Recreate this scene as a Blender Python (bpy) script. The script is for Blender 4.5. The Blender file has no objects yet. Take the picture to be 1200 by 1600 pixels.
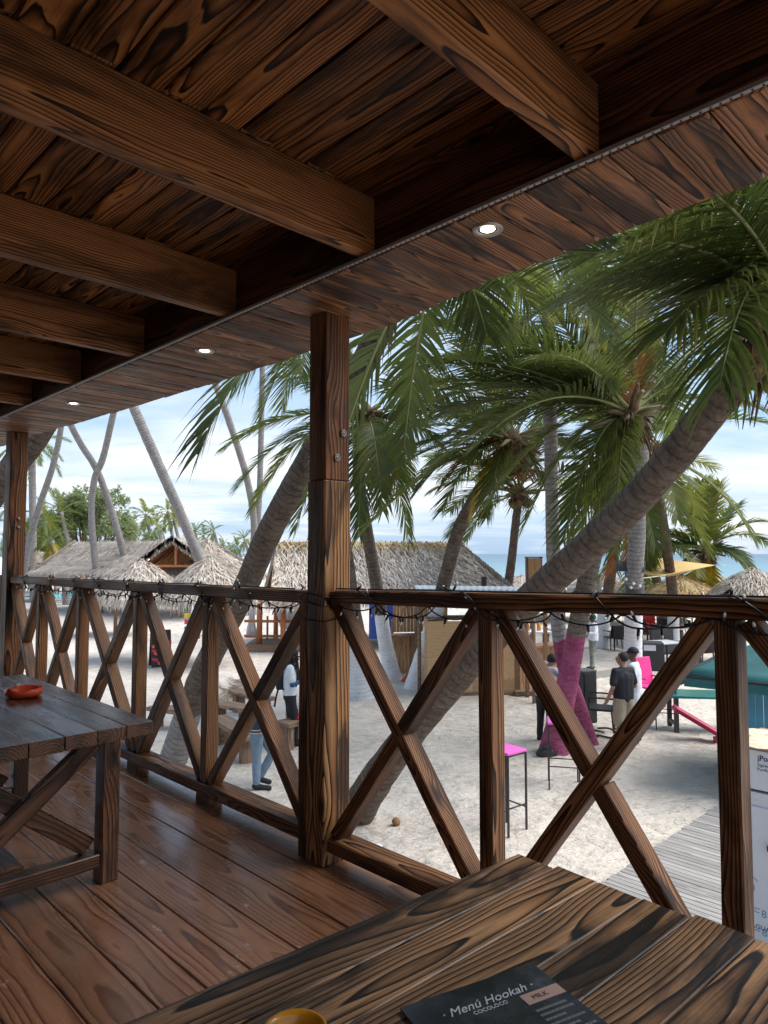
import bpy, bmesh, math, random
from mathutils import Vector, Matrix, noise
sc = bpy.context.scene
COL = sc.collection
rnd = random.Random(7)
V = Vector
R = math.radians

# ------------------------------------------------------------------ camera
FPX = 1090.0
CH = 3.5                                    # eye height above the sand
PITCH = math.atan(65 / FPX)
cam_d = bpy.data.cameras.new('camera')
cam = bpy.data.objects.new('camera', cam_d)
COL.objects.link(cam)
cam_d.sensor_fit = 'HORIZONTAL'
cam_d.sensor_width = 36.0
cam_d.lens = 36.0 * FPX / 1200
cam_d.clip_start = 0.05
cam_d.clip_end = 9000
cam.location = (0, 0, CH)
cam.rotation_euler = (R(90) + PITCH, 0, 0)
sc.camera = cam

# ------------------------------------------------------------------ world, sun, exposure
SUN_EL, SUN_AZ = R(56), R(92)               # azimuth measured from +Y towards +X
w = bpy.data.worlds.new('World')
sc.world = w
w.use_nodes = True
sc.view_settings.view_transform = 'Standard'
sc.view_settings.look = 'None'
sc.view_settings.gamma = 1.0
sc.view_settings.exposure = 1.70


class NT:
    """small helper to write node trees"""
    def __init__(self, tree, clear=True):
        self.t = tree
        if clear:
            tree.nodes.clear()

    def n(self, kind, ins=None, **props):
        nd = self.t.nodes.new(kind)
        for k, v in props.items():
            setattr(nd, k, v)
        for k, v in (ins or {}).items():
            s = nd.inputs[k]
            if isinstance(v, bpy.types.NodeSocket):
                self.t.links.new(v, s)
            elif isinstance(v, bpy.types.Node):
                self.t.links.new(v.outputs[0], s)
            else:
                s.default_value = v
        return nd

    def m(self, op, a, b=0.0, c=None, clamp=False):
        d = {0: a, 1: b}
        if c is not None:
            d[2] = c
        nd = self.n('ShaderNodeMath', d, operation=op, use_clamp=clamp)
        return nd.outputs[0]

    def vm(self, op, a, b=(0, 0, 0)):
        nd = self.n('ShaderNodeVectorMath', {0: a, 1: b}, operation=op)
        return nd.outputs['Value'] if op in ('LENGTH', 'DOT_PRODUCT') else nd.outputs['Vector']

    def ramp(self, fac, stops, interp='LINEAR'):
        nd = self.n('ShaderNodeValToRGB', {0: fac})
        cr = nd.color_ramp
        cr.interpolation = interp
        while len(cr.elements) < len(stops):
            cr.elements.new(0.5)
        for e, (p, c) in zip(cr.elements, stops):
            e.position = p
            if not hasattr(c, '__len__'):
                c = (c, c, c)
            e.color = tuple(c) + (1.0,) if len(c) == 3 else c
        return nd.outputs[0]

    def mix(self, fac, a, b, blend='MIX'):
        nd = self.n('ShaderNodeMix', data_type='RGBA', blend_type=blend)
        for s, v in ((nd.inputs[0], fac), (nd.inputs[6], a), (nd.inputs[7], b)):
            if isinstance(v, bpy.types.NodeSocket):
                self.t.links.new(v, s)
            elif hasattr(v, '__len__') and len(v) == 3:
                s.default_value = tuple(v) + (1.0,)
            else:
                s.default_value = v
        return nd.outputs[2]

    def noise(self, vec, scale, detail=3.0, rough=0.5, dist=0.0, color=False):
        nd = self.n('ShaderNodeTexNoise', {'Vector': vec, 'Scale': scale, 'Detail': detail, 'Roughness': rough, 'Distortion': dist})
        return nd.outputs['Color' if color else 'Fac']


nt = NT(w.node_tree)
tc = nt.n('ShaderNodeTexCoord')
dirv = tc.outputs['Generated']
sky = nt.n('ShaderNodeTexSky', sky_type='NISHITA', sun_disc=False)
sky.sun_elevation = SUN_EL
sky.sun_rotation = SUN_AZ
sky.air_density = 1.2
sky.dust_density = 1.2
sky.ozone_density = 1.3
sep = nt.n('ShaderNodeSeparateXYZ', {0: dirv})
zz = nt.m('MAXIMUM', sep.outputs[2], 0.0)
den = nt.m('ADD', zz, 0.10)
cx = nt.m('DIVIDE', sep.outputs[0], den)
cy = nt.m('DIVIDE', sep.outputs[1], den)
cv = nt.n('ShaderNodeCombineXYZ', {0: cx, 1: cy, 2: 0.0}).outputs[0]
cn = nt.noise(nt.vm('MULTIPLY', cv, (0.6, 0.8, 1.0)), 0.62, 6.0, 0.52, 0.6)
cn2 = nt.noise(nt.vm('MULTIPLY', cv, (0.8, 1.3, 1.0)), 2.1, 4.0, 0.55, 0.4)
cs = nt.m('ADD', cn, nt.m('MULTIPLY', nt.m('SUBTRACT', cn2, 0.5), 0.16))
low = nt.ramp(zz, [(0.0, 0.0), (0.05, 0.10), (0.11, 0.27), (0.17, 0.08), (0.24, -0.12), (0.6, -0.03)])     # more cloud low over the sea
cmask = nt.ramp(nt.m('ADD', cs, low), [(0.48, 0.0), (0.78, 1.0)])
cshade = nt.ramp(nt.m('ADD', cn2, nt.m('MULTIPLY', zz, -0.15)), [(0.30, (3.3, 3.65, 4.15)), (0.60, (4.4, 4.45, 4.5))])
warmm = nt.ramp(nt.m('ADD', sep.outputs[0], nt.m('MULTIPLY', zz, -2.2)), [(0.12, 0.0), (0.6, 1.0)])
cshade = nt.mix(nt.m('MULTIPLY', warmm, 0.75), cshade, (4.9, 4.5, 3.9))
skyc = nt.mix(0.8, sky.outputs[0], (1.55, 2.4, 3.6))
final = nt.mix(nt.m('MULTIPLY', cmask, 0.93), skyc, cshade)
bg = nt.n('ShaderNodeBackground', {0: final, 1: 0.085})
nt.n('ShaderNodeOutputWorld', {0: bg})

sun_l = bpy.data.lights.new('sun', 'SUN')
sun_l.energy = 1.8
sun_l.angle = R(50)
sun_l.color = (1.0, 0.965, 0.92)
sun = bpy.data.objects.new('sun', sun_l)
COL.objects.link(sun)
sd = V((math.sin(SUN_AZ) * math.cos(SUN_EL), math.cos(SUN_AZ) * math.cos(SUN_EL), math.sin(SUN_EL)))
sun.rotation_euler = (-sd).to_track_quat('-Z', 'Y').to_euler()
sun.location = (0, 0, 30)

# ------------------------------------------------------------------ measuring helpers (camera model -> places in the world)
FW = V((0, math.cos(PITCH), math.sin(PITCH)))
UPV = V((0, -math.sin(PITCH), math.cos(PITCH)))
EYE = V((0, 0, CH))


def ray(px, py):
    return FW + V((1, 0, 0)) * ((px - 600) / FPX) + UPV * ((800 - py) / FPX)


def D(px, py, d):
    """the point seen at photo pixel px,py at distance d along the view axis"""
    return EYE + ray(px, py) * d


def Z(px, py, z):
    v = ray(px, py)
    return EYE + v * ((z - CH) / v.z)


def G(px, py):
    return Z(px, py, 0.0)


DK = 2.1                                     # deck height above the sand
P0 = Z(500, 1335, DK)                        # foot of the middle post
RD = V((0.70384075, -0.7103578, 0))          # along the railing, to the right
ND = V((0.7103578, 0.70384075, 0))           # out over the beach
UZ = V((0, 0, 1))
YAW = math.atan2(RD.y, RD.x)


def ST(s, t, z=0.0):
    """point in terrace coordinates: s along the railing, t outwards, z above the deck"""
    return P0 + RD * s + ND * t + UZ * z


# ------------------------------------------------------------------ object helpers
WM = {}


def put(o, parent=None, world=None):
    """link o with a world matrix, under a parent"""
    COL.objects.link(o)
    world = world or Matrix.Identity(4)
    if parent is not None:
        o.parent = parent
        o.matrix_basis = WM[parent.name].inverted() @ world
    else:
        o.matrix_basis = world
    WM[o.name] = world
    return o


def meta(o, label=None, cat=None, group=None, kind=None):
    if label:
        o['label'] = label
    if cat:
        o['category'] = cat
    if group:
        o['group'] = group
    if kind:
        o['kind'] = kind
    return o


def thing(name, label, cat, loc, rz=0.0, group=None):
    o = bpy.data.objects.new(name, None)
    o.empty_display_size = 0.1
    put(o, None, Matrix.Translation(V(loc)) @ Matrix.Rotation(rz, 4, 'Z'))
    return meta(o, label, cat, group)


def mesh_from_bm(name, bm, mats, smooth=False):
    me = bpy.data.meshes.new(name)
    bm.normal_update()
    bm.to_mesh(me)
    bm.free()
    for m in (mats if isinstance(mats, (list, tuple)) else [mats]):
        me.materials.append(m)
    if smooth:
        for p in me.polygons:
            p.use_smooth = True
    return me


def obj(name, bm, mats, parent=None, world=None, smooth=False, kind=None):
    """bm is in local space of `world` (or of the parent when world is None)"""
    me = bm if isinstance(bm, bpy.types.Mesh) else mesh_from_bm(name, bm, mats, smooth)
    o = bpy.data.objects.new(name, me)
    if world is None:
        world = WM[parent.name] if parent is not None else Matrix.Identity(4)
    put(o, parent, world)
    if kind:
        o['kind'] = kind
    return o


def wobj(name, bm, mats, parent=None, smooth=False, kind=None):
    """bm holds world coordinates; the object's origin goes to the parent's place"""
    world = WM[parent.name] if parent is not None else Matrix.Identity(4)
    bmesh.ops.transform(bm, matrix=world.inverted(), verts=bm.verts)
    return obj(name, bm, mats, parent, world, smooth, kind)


def copy_tree(root, world, label=None):
    c = root.copy()
    COL.objects.link(c)
    c.matrix_basis = world
    WM[c.name] = world
    if label:
        c['label'] = label
    for ch in list(root.children):
        d = ch.copy()
        COL.objects.link(d)
        d.parent = c
        for g in list(ch.children):
            e = g.copy()
            COL.objects.link(e)
            e.parent = d
    return c


def frame(x, z, origin):
    """matrix with local X along x and local Z near z"""
    x = V(x).normalized()
    y = V(z).cross(x)
    if y.length < 1e-6:
        y = V((0, 1, 0)).cross(x)
    y.normalize()
    zz_ = x.cross(y)
    m = Matrix((x, y, zz_)).transposed().to_4x4()
    m.translation = origin
    return m


_box = {}


def chamfer_bm(l, w_, h, c=0.004):
    bm = bmesh.new()
    bmesh.ops.create_cube(bm, size=1.0)
    for v in bm.verts:
        v.co = V((v.co.x * l, v.co.y * w_, v.co.z * h))
    if c > 0:
        bmesh.ops.bevel(bm, geom=bm.edges[:], offset=min(c, w_ * .3, h * .3), segments=1, affect='EDGES')
    return bm


def board(name, a, b, wd, ht, mat, parent=None, up=UZ, c=0.004, rag=0.0):
    """a timber from a to b, wd wide, ht high (along up); its own X runs along the grain"""
    a, b = V(a), V(b)
    l = (b - a).length
    key = (round(l, 3), round(wd, 4), round(ht, 4), mat.name, c, rag and rnd.random())
    me = _box.get(key)
    if me is None:
        bm = chamfer_bm(l, wd, ht, c)
        if rag:                                 # hand cut lumber: slightly wavy faces
            bmesh.ops.subdivide_edges(bm, edges=[e for e in bm.edges if abs((e.verts[0].co - e.verts[1].co).x) > l * .6], cuts=7)
            sd_ = rnd.random() * 50
            for v in bm.verts:
                k = v.co.x * 2.6 + sd_
                v.co.y += rag * noise.noise(V((k, 3.1, 0.2 if v.co.y > 0 else 4.0)))
                v.co.z += rag * noise.noise(V((k, 7.7, 0.2 if v.co.z > 0 else 9.0)))
        me = mesh_from_bm(name, bm, mat)
        _box[key] = me
    o = bpy.data.objects.new(name, me)
    return put(o, parent, frame(b - a, up, (a + b) / 2))


def box(bm, c, size, rot=None, bev=0.0):
    m = Matrix.Translation(V(c))
    if rot is not None:
        m = m @ rot
    geo = bmesh.ops.create_cube(bm, size=1.0)
    vs = geo['verts']
    for v in vs:
        v.co = V((v.co.x * size[0], v.co.y * size[1], v.co.z * size[2]))
    if bev > 0:
        es = list({e for v in vs for e in v.link_edges})
        r_ = bmesh.ops.bevel(bm, geom=es, offset=bev, segments=2, affect='EDGES', profile=0.6)
        vs = list({v for f in r_['faces'] for v in f.verts} | {v for v in vs if v.is_valid})
    for v in vs:
        v.co = m @ v.co
    return vs


def tube(bm, pts, radii, seg=8, caps=True, mat=0, squash=None):
    """loft a tube through pts"""
    pts = [V(p) for p in pts]
    if not hasattr(radii, '__len__'):
        radii = [radii] * len(pts)
    rings = []
    ref = None
    for i, p in enumerate(pts):
        d = (pts[min(i + 1, len(pts) - 1)] - pts[max(i - 1, 0)])
        if d.length < 1e-9:
            d = V((0, 0, 1))
        d.normalize()
        if ref is None:
            ref = d.orthogonal().normalized()
        ref = (ref - d * ref.dot(d))
        if ref.length < 1e-6:
            ref = d.orthogonal()
        ref.normalize()
        b2 = d.cross(ref)
        ring = []
        for k in range(seg):
            a = 2 * math.pi * k / seg
            ring.append(bm.verts.new(p + (ref * math.cos(a) + b2 * math.sin(a)) * radii[i]))
        rings.append(ring)
    for i in range(len(rings) - 1):
        for k in range(seg):
            f = bm.faces.new((rings[i][k], rings[i][(k + 1) % seg], rings[i + 1][(k + 1) % seg], rings[i + 1][k]))
            f.material_index = mat
            f.smooth = True
    if caps:
        f = bm.faces.new(list(reversed(rings[0])))
        f.material_index = mat
        f = bm.faces.new(rings[-1])
        f.material_index = mat
    return rings


def lathe(bm, prof, seg=20, mat=0, center=(0, 0, 0)):
    """prof: list of (radius, z); closes on the axis where radius is 0"""
    c = V(center)
    rings = []
    for r_, z_ in prof:
        if r_ < 1e-6:
            rings.append([bm.verts.new(c + V((0, 0, z_)))])
        else:
            rings.append([bm.verts.new(c + V((r_ * math.cos(2 * math.pi * k / seg), r_ * math.sin(2 * math.pi * k / seg), z_))) for k in range(seg)])
    for a, b in zip(rings, rings[1:]):
        for k in range(seg):
            k2 = (k + 1) % seg
            if len(a) == 1 and len(b) == 1:
                continue
            if len(a) == 1:
                f = bm.faces.new((a[0], b[k2], b[k]))
            elif len(b) == 1:
                f = bm.faces.new((a[k], a[k2], b[0]))
            else:
                f = bm.faces.new((a[k], a[k2], b[k2], b[k]))
            f.smooth = True
            f.material_index = mat
    return rings


def spline(pts, n):
    """Catmull-Rom through pts (Vectors), n samples"""
    pts = [V(p) for p in pts]
    P = [pts[0] * 2 - pts[1]] + pts + [pts[-1] * 2 - pts[-2]]
    out = []
    segs = len(pts) - 1
    for i in range(n):
        u = i / (n - 1) * segs
        k = min(int(u), segs - 1)
        t = u - k
        a, b, c, d = P[k], P[k + 1], P[k + 2], P[k + 3]
        out.append(0.5 * ((2 * b) + (c - a) * t + (2 * a - 5 * b + 4 * c - d) * t * t + (3 * b - 3 * c + d - a) * t ** 3))
    return out


def text_mesh(name, s, size, mat, extrude=0.0008, shear=0.0, bold=0.0):
    cu = bpy.data.curves.new(name, 'FONT')
    cu.body = s
    cu.size = size
    cu.extrude = extrude
    cu.shear = shear
    cu.offset = bold
    cu.resolution_u = 3
    o = bpy.data.objects.new(name, cu)
    COL.objects.link(o)
    dg = bpy.context.evaluated_depsgraph_get()
    me = bpy.data.meshes.new_from_object(o.evaluated_get(dg))
    bpy.data.objects.remove(o)
    bpy.data.curves.remove(cu)
    me.materials.clear()
    me.materials.append(mat)
    return me


# ------------------------------------------------------------------ materials
def new_mat(name):
    m = bpy.data.materials.new(name)
    m.use_nodes = True
    return m, NT(m.node_tree)


def finish(nt, shader):
    nt.n('ShaderNodeOutputMaterial', {0: shader})


def plain(name, col, rough=0.6, var=0.12, scale=6.0, metal=0.0, bump=0.0, bscale=40.0, spec=0.5, dirt=None):
    m, nt = new_mat(name)
    tc = nt.n('ShaderNodeTexCoord')
    v = tc.outputs['Object']
    f = nt.noise(v, scale, 4.0, 0.6)
    lo = tuple(c * (1 - var) for c in col)
    hi = tuple(min(1, c * (1 + var)) for c in col)
    c = nt.ramp(f, [(0.3, lo), (0.7, hi)])
    if dirt:
        f2 = nt.noise(v, scale * 0.6, 6.0, 0.65)
        c = nt.mix(nt.ramp(f2, [(0.52, 0.0), (0.72, dirt[1])]), c, dirt[0])
    ins = {'Base Color': c, 'Roughness': rough, 'Metallic': metal, 'Specular IOR Level': spec}
    if bump:
        b = nt.n('ShaderNodeBump', {'Height': nt.noise(v, bscale, 4.0), 'Strength': bump, 'Distance': 0.01})
        ins['Normal'] = b
    finish(nt, nt.n('ShaderNodeBsdfPrincipled', ins))
    return m


def wood(name, light, mid, dark, freq=85.0, burn=0.55, rough=0.5, coat=0.0, knots=True, contrast=1.0, wob=0.012, bump=0.35, tint=0.18, spec=0.4, stain=None, scuff=0.0, fibre=0.4):
    """charred pine: growth rings cut by the board, knots, fibres and scorched patches"""
    m, nt = new_mat(name)
    tc = nt.n('ShaderNodeTexCoord')
    oi = nt.n('ShaderNodeObjectInfo')
    rv = oi.outputs['Random']
    off = nt.n('ShaderNodeCombineXYZ', {0: nt.m('MULTIPLY', rv, 37.0), 1: nt.m('MULTIPLY', rv, 91.7), 2: nt.m('MULTIPLY', rv, 53.3)}).outputs[0]
    po = tc.outputs['Object']
    q = nt.vm('ADD', po, off)
    sx = nt.n('ShaderNodeSeparateXYZ', {0: po})
    # the pith: a line beside the board, drifting along it
    fr = nt.m('FRACT', nt.m('MULTIPLY', rv, 17.31))
    fr2 = nt.m('FRACT', nt.m('MULTIPLY', rv, 71.7))
    dr = nt.noise(nt.n('ShaderNodeCombineXYZ', {0: nt.m('MULTIPLY', sx.outputs[0], 0.9), 1: nt.m('MULTIPLY', rv, 40.0), 2: 0.0}).outputs[0], 1.0, 2.0, 0.5, color=True)
    drs = nt.n('ShaderNodeSeparateColor', {0: dr})
    py = nt.m('ADD', nt.m('MULTIPLY', nt.m('SUBTRACT', fr, 0.5), 0.09), nt.m('MULTIPLY', nt.m('SUBTRACT', drs.outputs[0], 0.5), 0.075))
    pz = nt.m('ADD', nt.m('MULTIPLY', fr2, -0.05), nt.m('SUBTRACT', nt.m('MULTIPLY', nt.m('SUBTRACT', drs.outputs[1], 0.5), 0.085), 0.03))
    dy = nt.m('SUBTRACT', sx.outputs[1], py)
    dz = nt.m('SUBTRACT', sx.outputs[2], pz)
    rad = nt.m('SQRT', nt.m('ADD', nt.m('MULTIPLY', dy, dy), nt.m('MULTIPLY', dz, dz)))
    wb = nt.noise(nt.vm('MULTIPLY', q, (1.6, 9.0, 9.0)), 1.0, 3.0, 0.5)
    rad = nt.m('ADD', rad, nt.m('MULTIPLY', nt.m('SUBTRACT', wb, 0.5), wob * 2))
    kd = None
    if knots:
        vo = nt.n('ShaderNodeTexVoronoi', {'Vector': nt.vm('MULTIPLY', q, (1.5, 4.4, 4.4)), 'Scale': 1.0, 'Randomness': 1.0}, feature='F1')
        kd = vo.outputs['Distance']
        kk = nt.m('POWER', nt.m('SUBTRACT', 1.0, nt.m('MULTIPLY', kd, 2.2), clamp=True), 2.0)
        rad = nt.m('ADD', rad, nt.m('MULTIPLY', kk, 0.045))
    ring = nt.m('FRACT', nt.m('MULTIPLY', rad, freq))
    d = tuple(a * (1 - contrast) + b * contrast for a, b in zip(mid, dark))
    base = nt.ramp(ring, [(0.0, light), (0.35, tuple(a * .6 + b * .4 for a, b in zip(light, mid))), (0.66, mid), (0.84, d), (0.94, d), (1.0, light)])
    fib = nt.noise(nt.vm('MULTIPLY', q, (5.0, 260.0, 260.0)), 1.0, 4.0, 0.65)
    base = nt.mix(nt.ramp(fib, [(0.36, fibre), (0.58, 0.0)]), base, d)
    bl = nt.noise(nt.vm('MULTIPLY', q, (1.3, 8.0, 8.0)), 1.0, 5.0, 0.62, 0.6)
    bm_ = nt.ramp(bl, [(0.46, 0.0), (0.62, burn)])
    base = nt.mix(bm_, base, tuple(c * 0.55 for c in dark))
    if knots:
        base = nt.mix(nt.ramp(kd, [(0.05, 0.9), (0.12, 0.0)]), base, tuple(c * .5 for c in dark))
    if stain:
        sn = nt.noise(nt.vm('MULTIPLY', q, (2.0, 4.0, 4.0)), 0.7, 4.0, 0.6)
        base = nt.mix(nt.ramp(sn, [(0.45, 0.0), (0.7, stain[1])]), base, stain[0])
    if scuff:
        sf = nt.noise(nt.vm('MULTIPLY', q, (2.6, 5.0, 5.0)), 1.6, 7.0, 0.72)
        base = nt.mix(nt.ramp(sf, [(0.635, 0.0), (0.67, scuff)]), base, (0.42, 0.36, 0.32))
    tn = nt.m('ADD', 1.0 - tint, nt.m('MULTIPLY', nt.m('FRACT', nt.m('MULTIPLY', rv, 5.77)), tint * 2))
    base = nt.mix(1.0, base, nt.n('ShaderNodeCombineColor', {0: tn, 1: tn, 2: tn}).outputs[0], 'MULTIPLY')
    h = nt.m('ADD', nt.m('MULTIPLY', ring, -0.6), nt.m('MULTIPLY', fib, 0.6))
    bp = nt.n('ShaderNodeBump', {'Height': h, 'Strength': bump, 'Distance': 0.004})
    rg = nt.ramp(nt.noise(nt.vm('MULTIPLY', q, (3.0, 12.0, 12.0)), 1.0, 4.0), [(0.3, max(0.05, rough - 0.12)), (0.7, min(1, rough + 0.14))])
    ins = {'Base Color': base, 'Roughness': rg, 'Normal': bp, 'Specular IOR Level': spec}
    if coat:
        ins['Coat Weight'] = coat
        ins['Coat Roughness'] = 0.22
    finish(nt, nt.n('ShaderNodeBsdfPrincipled', ins))
    return m


M = {}
M['ceil'] = wood('ceiling_pine', (0.40, 0.165, 0.050), (0.175, 0.062, 0.018), (0.014, 0.006, 0.003), freq=112, burn=0.85, rough=0.55, tint=0.32, wob=0.013, spec=0.2, fibre=0.4)
M['beam'] = wood('beam_pine', (0.44, 0.190, 0.066), (0.215, 0.078, 0.025), (0.022, 0.009, 0.005), freq=98, burn=0.7, rough=0.55, wob=0.014, spec=0.2, fibre=0.35)
M['soffit'] = wood('soffit_pine', (0.36, 0.158, 0.064), (0.165, 0.066, 0.027), (0.016, 0.007, 0.004), freq=115, burn=0.85, rough=0.5, tint=0.3, wob=0.013, spec=0.22, fibre=0.4)
M['header'] = wood('header_pine', (0.20, 0.070, 0.026), (0.11, 0.038, 0.015), (0.012, 0.006, 0.004), burn=0.7, rough=0.55, spec=0.2)
M['post'] = wood('post_pine', (0.28, 0.115, 0.040), (0.115, 0.040, 0.014), (0.010, 0.005, 0.003), freq=80, burn=0.85, rough=0.5, spec=0.2, wob=0.014)
M['post_tan'] = wood('pale_post_pine', (0.38, 0.195, 0.078), (0.16, 0.066, 0.024), (0.012, 0.006, 0.004), freq=70, burn=0.85, rough=0.5, spec=0.2, wob=0.014)
M['rail'] = wood('rail_pine', (0.29, 0.135, 0.056), (0.110, 0.043, 0.017), (0.012, 0.005, 0.003), freq=110, burn=0.75, rough=0.5, spec=0.2, wob=0.012)
M['floor'] = wood('deck_pine', (0.31, 0.147, 0.078), (0.23, 0.100, 0.052), (0.085, 0.031, 0.015), freq=66, burn=0.3, rough=0.27, coat=0.4, contrast=0.85, bump=0.18, tint=0.14, wob=0.013, stain=((0.30, 0.15, 0.085), 0.5), scuff=0.6)
M['table'] = wood('table_pine', (0.46, 0.255, 0.122), (0.23, 0.112, 0.050), (0.014, 0.008, 0.006), freq=135, burn=0.9, rough=0.4, coat=0.06, tint=0.2, wob=0.009, spec=0.3, fibre=0.5)
M['table2'] = wood('dark_table_pine', (0.21, 0.088, 0.038), (0.110, 0.043, 0.019), (0.018, 0.008, 0.005), freq=85, burn=0.7, rough=0.28, coat=0.4, tint=0.16, wob=0.014)
M['grey_wood'] = wood('weathered_boardwalk', (0.36, 0.34, 0.32), (0.32, 0.30, 0.285), (0.22, 0.205, 0.195), freq=60, burn=0.12, rough=0.85, knots=False, spec=0.2, bump=0.2)
M['tan_wood'] = wood('tan_boards', (0.50, 0.29, 0.13), (0.40, 0.215, 0.09), (0.20, 0.095, 0.04), freq=60, burn=0.15, rough=0.65)
M['ply'] = wood('plywood', (0.58, 0.38, 0.20), (0.53, 0.33, 0.165), (0.40, 0.23, 0.11), freq=24, burn=0.08, rough=0.6, knots=False, wob=0.06)
M['log'] = wood('orange_log', (0.55, 0.20, 0.075), (0.46, 0.155, 0.055), (0.28, 0.085, 0.03), freq=50, burn=0.1, rough=0.45)
M['rustic'] = wood('rustic_slab', (0.36, 0.24, 0.16), (0.27, 0.17, 0.11), (0.12, 0.07, 0.045), freq=50, burn=0.25, rough=0.8)
M['blue_wood'] = plain('teal_blue_paint', (0.045, 0.22, 0.33), 0.5, 0.15, 5.0, dirt=((0.10, 0.20, 0.25), 0.4))
M['black'] = plain('black_plastic', (0.018, 0.018, 0.020), 0.45, 0.2)
M['dark_grey'] = plain('charcoal_plastic', (0.05, 0.05, 0.055), 0.5, 0.2)
M['metal_black'] = plain('black_steel', (0.02, 0.02, 0.022), 0.4, 0.15)
M['steel'] = plain('galvanised_steel', (0.16, 0.15, 0.14), 0.5, 0.2, metal=0.6)
M['alu'] = plain('grey_aluminium', (0.30, 0.29, 0.28), 0.4, 0.1, metal=0.6)
M['white'] = plain('white_paint', (0.78, 0.78, 0.79), 0.4, 0.05, 3.0, dirt=((0.5, 0.47, 0.42), 0.3))
M['cloth_white'] = plain('white_cloth', (0.76, 0.76, 0.78), 0.85, 0.06, 9.0)
M['pink'] = plain('pink_plastic', (0.72, 0.13, 0.50), 0.4, 0.08)
M['hot_pink'] = plain('hot_pink_plastic', (0.78, 0.04, 0.26), 0.4, 0.08)
M['crimson'] = plain('crimson_paint', (0.42, 0.012, 0.07), 0.45, 0.12)
M['teal'] = plain('teal_canvas', (0.016, 0.105, 0.108), 0.75, 0.2, 2.5, bump=0.2, bscale=9, dirt=((0.03, 0.14, 0.14), 0.5))
M['blue_panel'] = plain('blue_board', (0.03, 0.07, 0.32), 0.5, 0.1)
M['greyroof'] = plain('grey_roof_sheet', (0.28, 0.31, 0.34), 0.55, 0.15)
M['yellow'] = plain('amber_bowl', (0.62, 0.27, 0.015), 0.25, 0.25, 14.0, dirt=((0.20, 0.07, 0.01), 0.7))
M['terracotta'] = plain('red_clay_glaze', (0.55, 0.06, 0.022), 0.28, 0.15, 12.0)
M['red'] = plain('red_cloth', (0.62, 0.02, 0.03), 0.7, 0.12)
M['orange_plastic'] = plain('orange_plastic', (0.80, 0.13, 0.05), 0.45, 0.1)
M['sail'] = plain('sand_yellow_sail', (0.62, 0.42, 0.17), 0.8, 0.08)
M['water_white'] = plain('white_cabinet', (0.66, 0.69, 0.74), 0.32, 0.04, 2.0, dirt=((0.45, 0.44, 0.42), 0.35))
M['navy'] = plain('navy_print', (0.01, 0.035, 0.16), 0.4, 0.05)
M['aqua_print'] = plain('light_blue_print', (0.10, 0.30, 0.45), 0.4, 0.25, 30.0)
M['paper_black'] = None
M['coconut'] = plain('coconut_husk', (0.20, 0.11, 0.05), 0.8, 0.3, 10.0, bump=0.4)
M['green_coconut'] = plain('green_coconut', (0.16, 0.17, 0.045), 0.5, 0.3, 5.0)
M['fibre'] = plain('palm_fibre', (0.13, 0.075, 0.042), 0.95, 0.5, 18.0, bump=0.8, bscale=60)
M['sheath'] = plain('frond_sheath', (0.20, 0.165, 0.075), 0.7, 0.35, 6.0)
M['wire'] = plain('black_wire', (0.012, 0.012, 0.012), 0.5, 0.1)
M['bulb'] = plain('frosted_bulb', (0.75, 0.74, 0.70), 0.3, 0.02)
for k, c in {'sg_red': (0.62, 0.04, 0.09), 'sg_purple': (0.11, 0.02, 0.16), 'sg_green': (0.01, 0.17, 0.08), 'sg_yellow': (0.62, 0.50, 0.04), 'sg_blue': (0.02, 0.22, 0.5)}.items():
    M[k] = plain(k.replace('sg_', 'signboard_'), c, 0.5, 0.1)
skin_cols = {'skin_tan': (0.36, 0.19, 0.12), 'skin_brown': (0.13, 0.06, 0.035), 'skin_dark': (0.035, 0.018, 0.012)}
for k, c in skin_cols.items():
    M[k] = plain(k, c, 0.5, 0.08)
for k, c in {'cl_white': (0.70, 0.72, 0.78), 'cl_black': (0.012, 0.013, 0.018), 'cl_khaki': (0.33, 0.27, 0.19), 'cl_denim': (0.16, 0.23, 0.31), 'cl_jacket': (0.025, 0.06, 0.12), 'cl_grey': (0.42, 0.44, 0.52), 'cl_green': (0.004, 0.06, 0.045), 'cl_blue': (0.02, 0.08, 0.20), 'hair': (0.012, 0.010, 0.009), 'cream': (0.6, 0.52, 0.38), 'shoe': (0.015, 0.016, 0.022), 'pale_print': (0.55, 0.56, 0.58)}.items():
    M[k] = plain(k, c, 0.8, 0.12, 14.0, bump=0.25, bscale=25)
M['camo'] = plain('camouflage_cloth', (0.22, 0.22, 0.20), 0.85, 0.1, 18.0, dirt=((0.05, 0.05, 0.045), 0.8))


def leaf_mat(name, a, b, tip, trans=0.32):
    m, nt = new_mat(name)
    oi = nt.n('ShaderNodeObjectInfo')
    tc = nt.n('ShaderNodeTexCoord')
    f = nt.noise(tc.outputs['Object'], 1.7, 3.0, 0.6)
    f = nt.m('ADD', nt.m('MULTIPLY', f, 0.75), nt.m('MULTIPLY', nt.m('SUBTRACT', oi.outputs['Random'], 0.5), 0.5))
    c = nt.ramp(f, [(0.15, a), (0.5, b), (0.78, tip)])
    p = nt.n('ShaderNodeBsdfPrincipled', {'Base Color': c, 'Roughness': 0.48, 'Specular IOR Level': 0.3})
    hs = nt.n('ShaderNodeHueSaturation', {'Saturation': 1.15, 'Value': 1.5, 'Color': c})
    t = nt.n('ShaderNodeBsdfTranslucent', {0: hs})
    mx = nt.n('ShaderNodeMixShader', {0: trans, 1: p, 2: t})
    finish(nt, mx)
    return m


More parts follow.
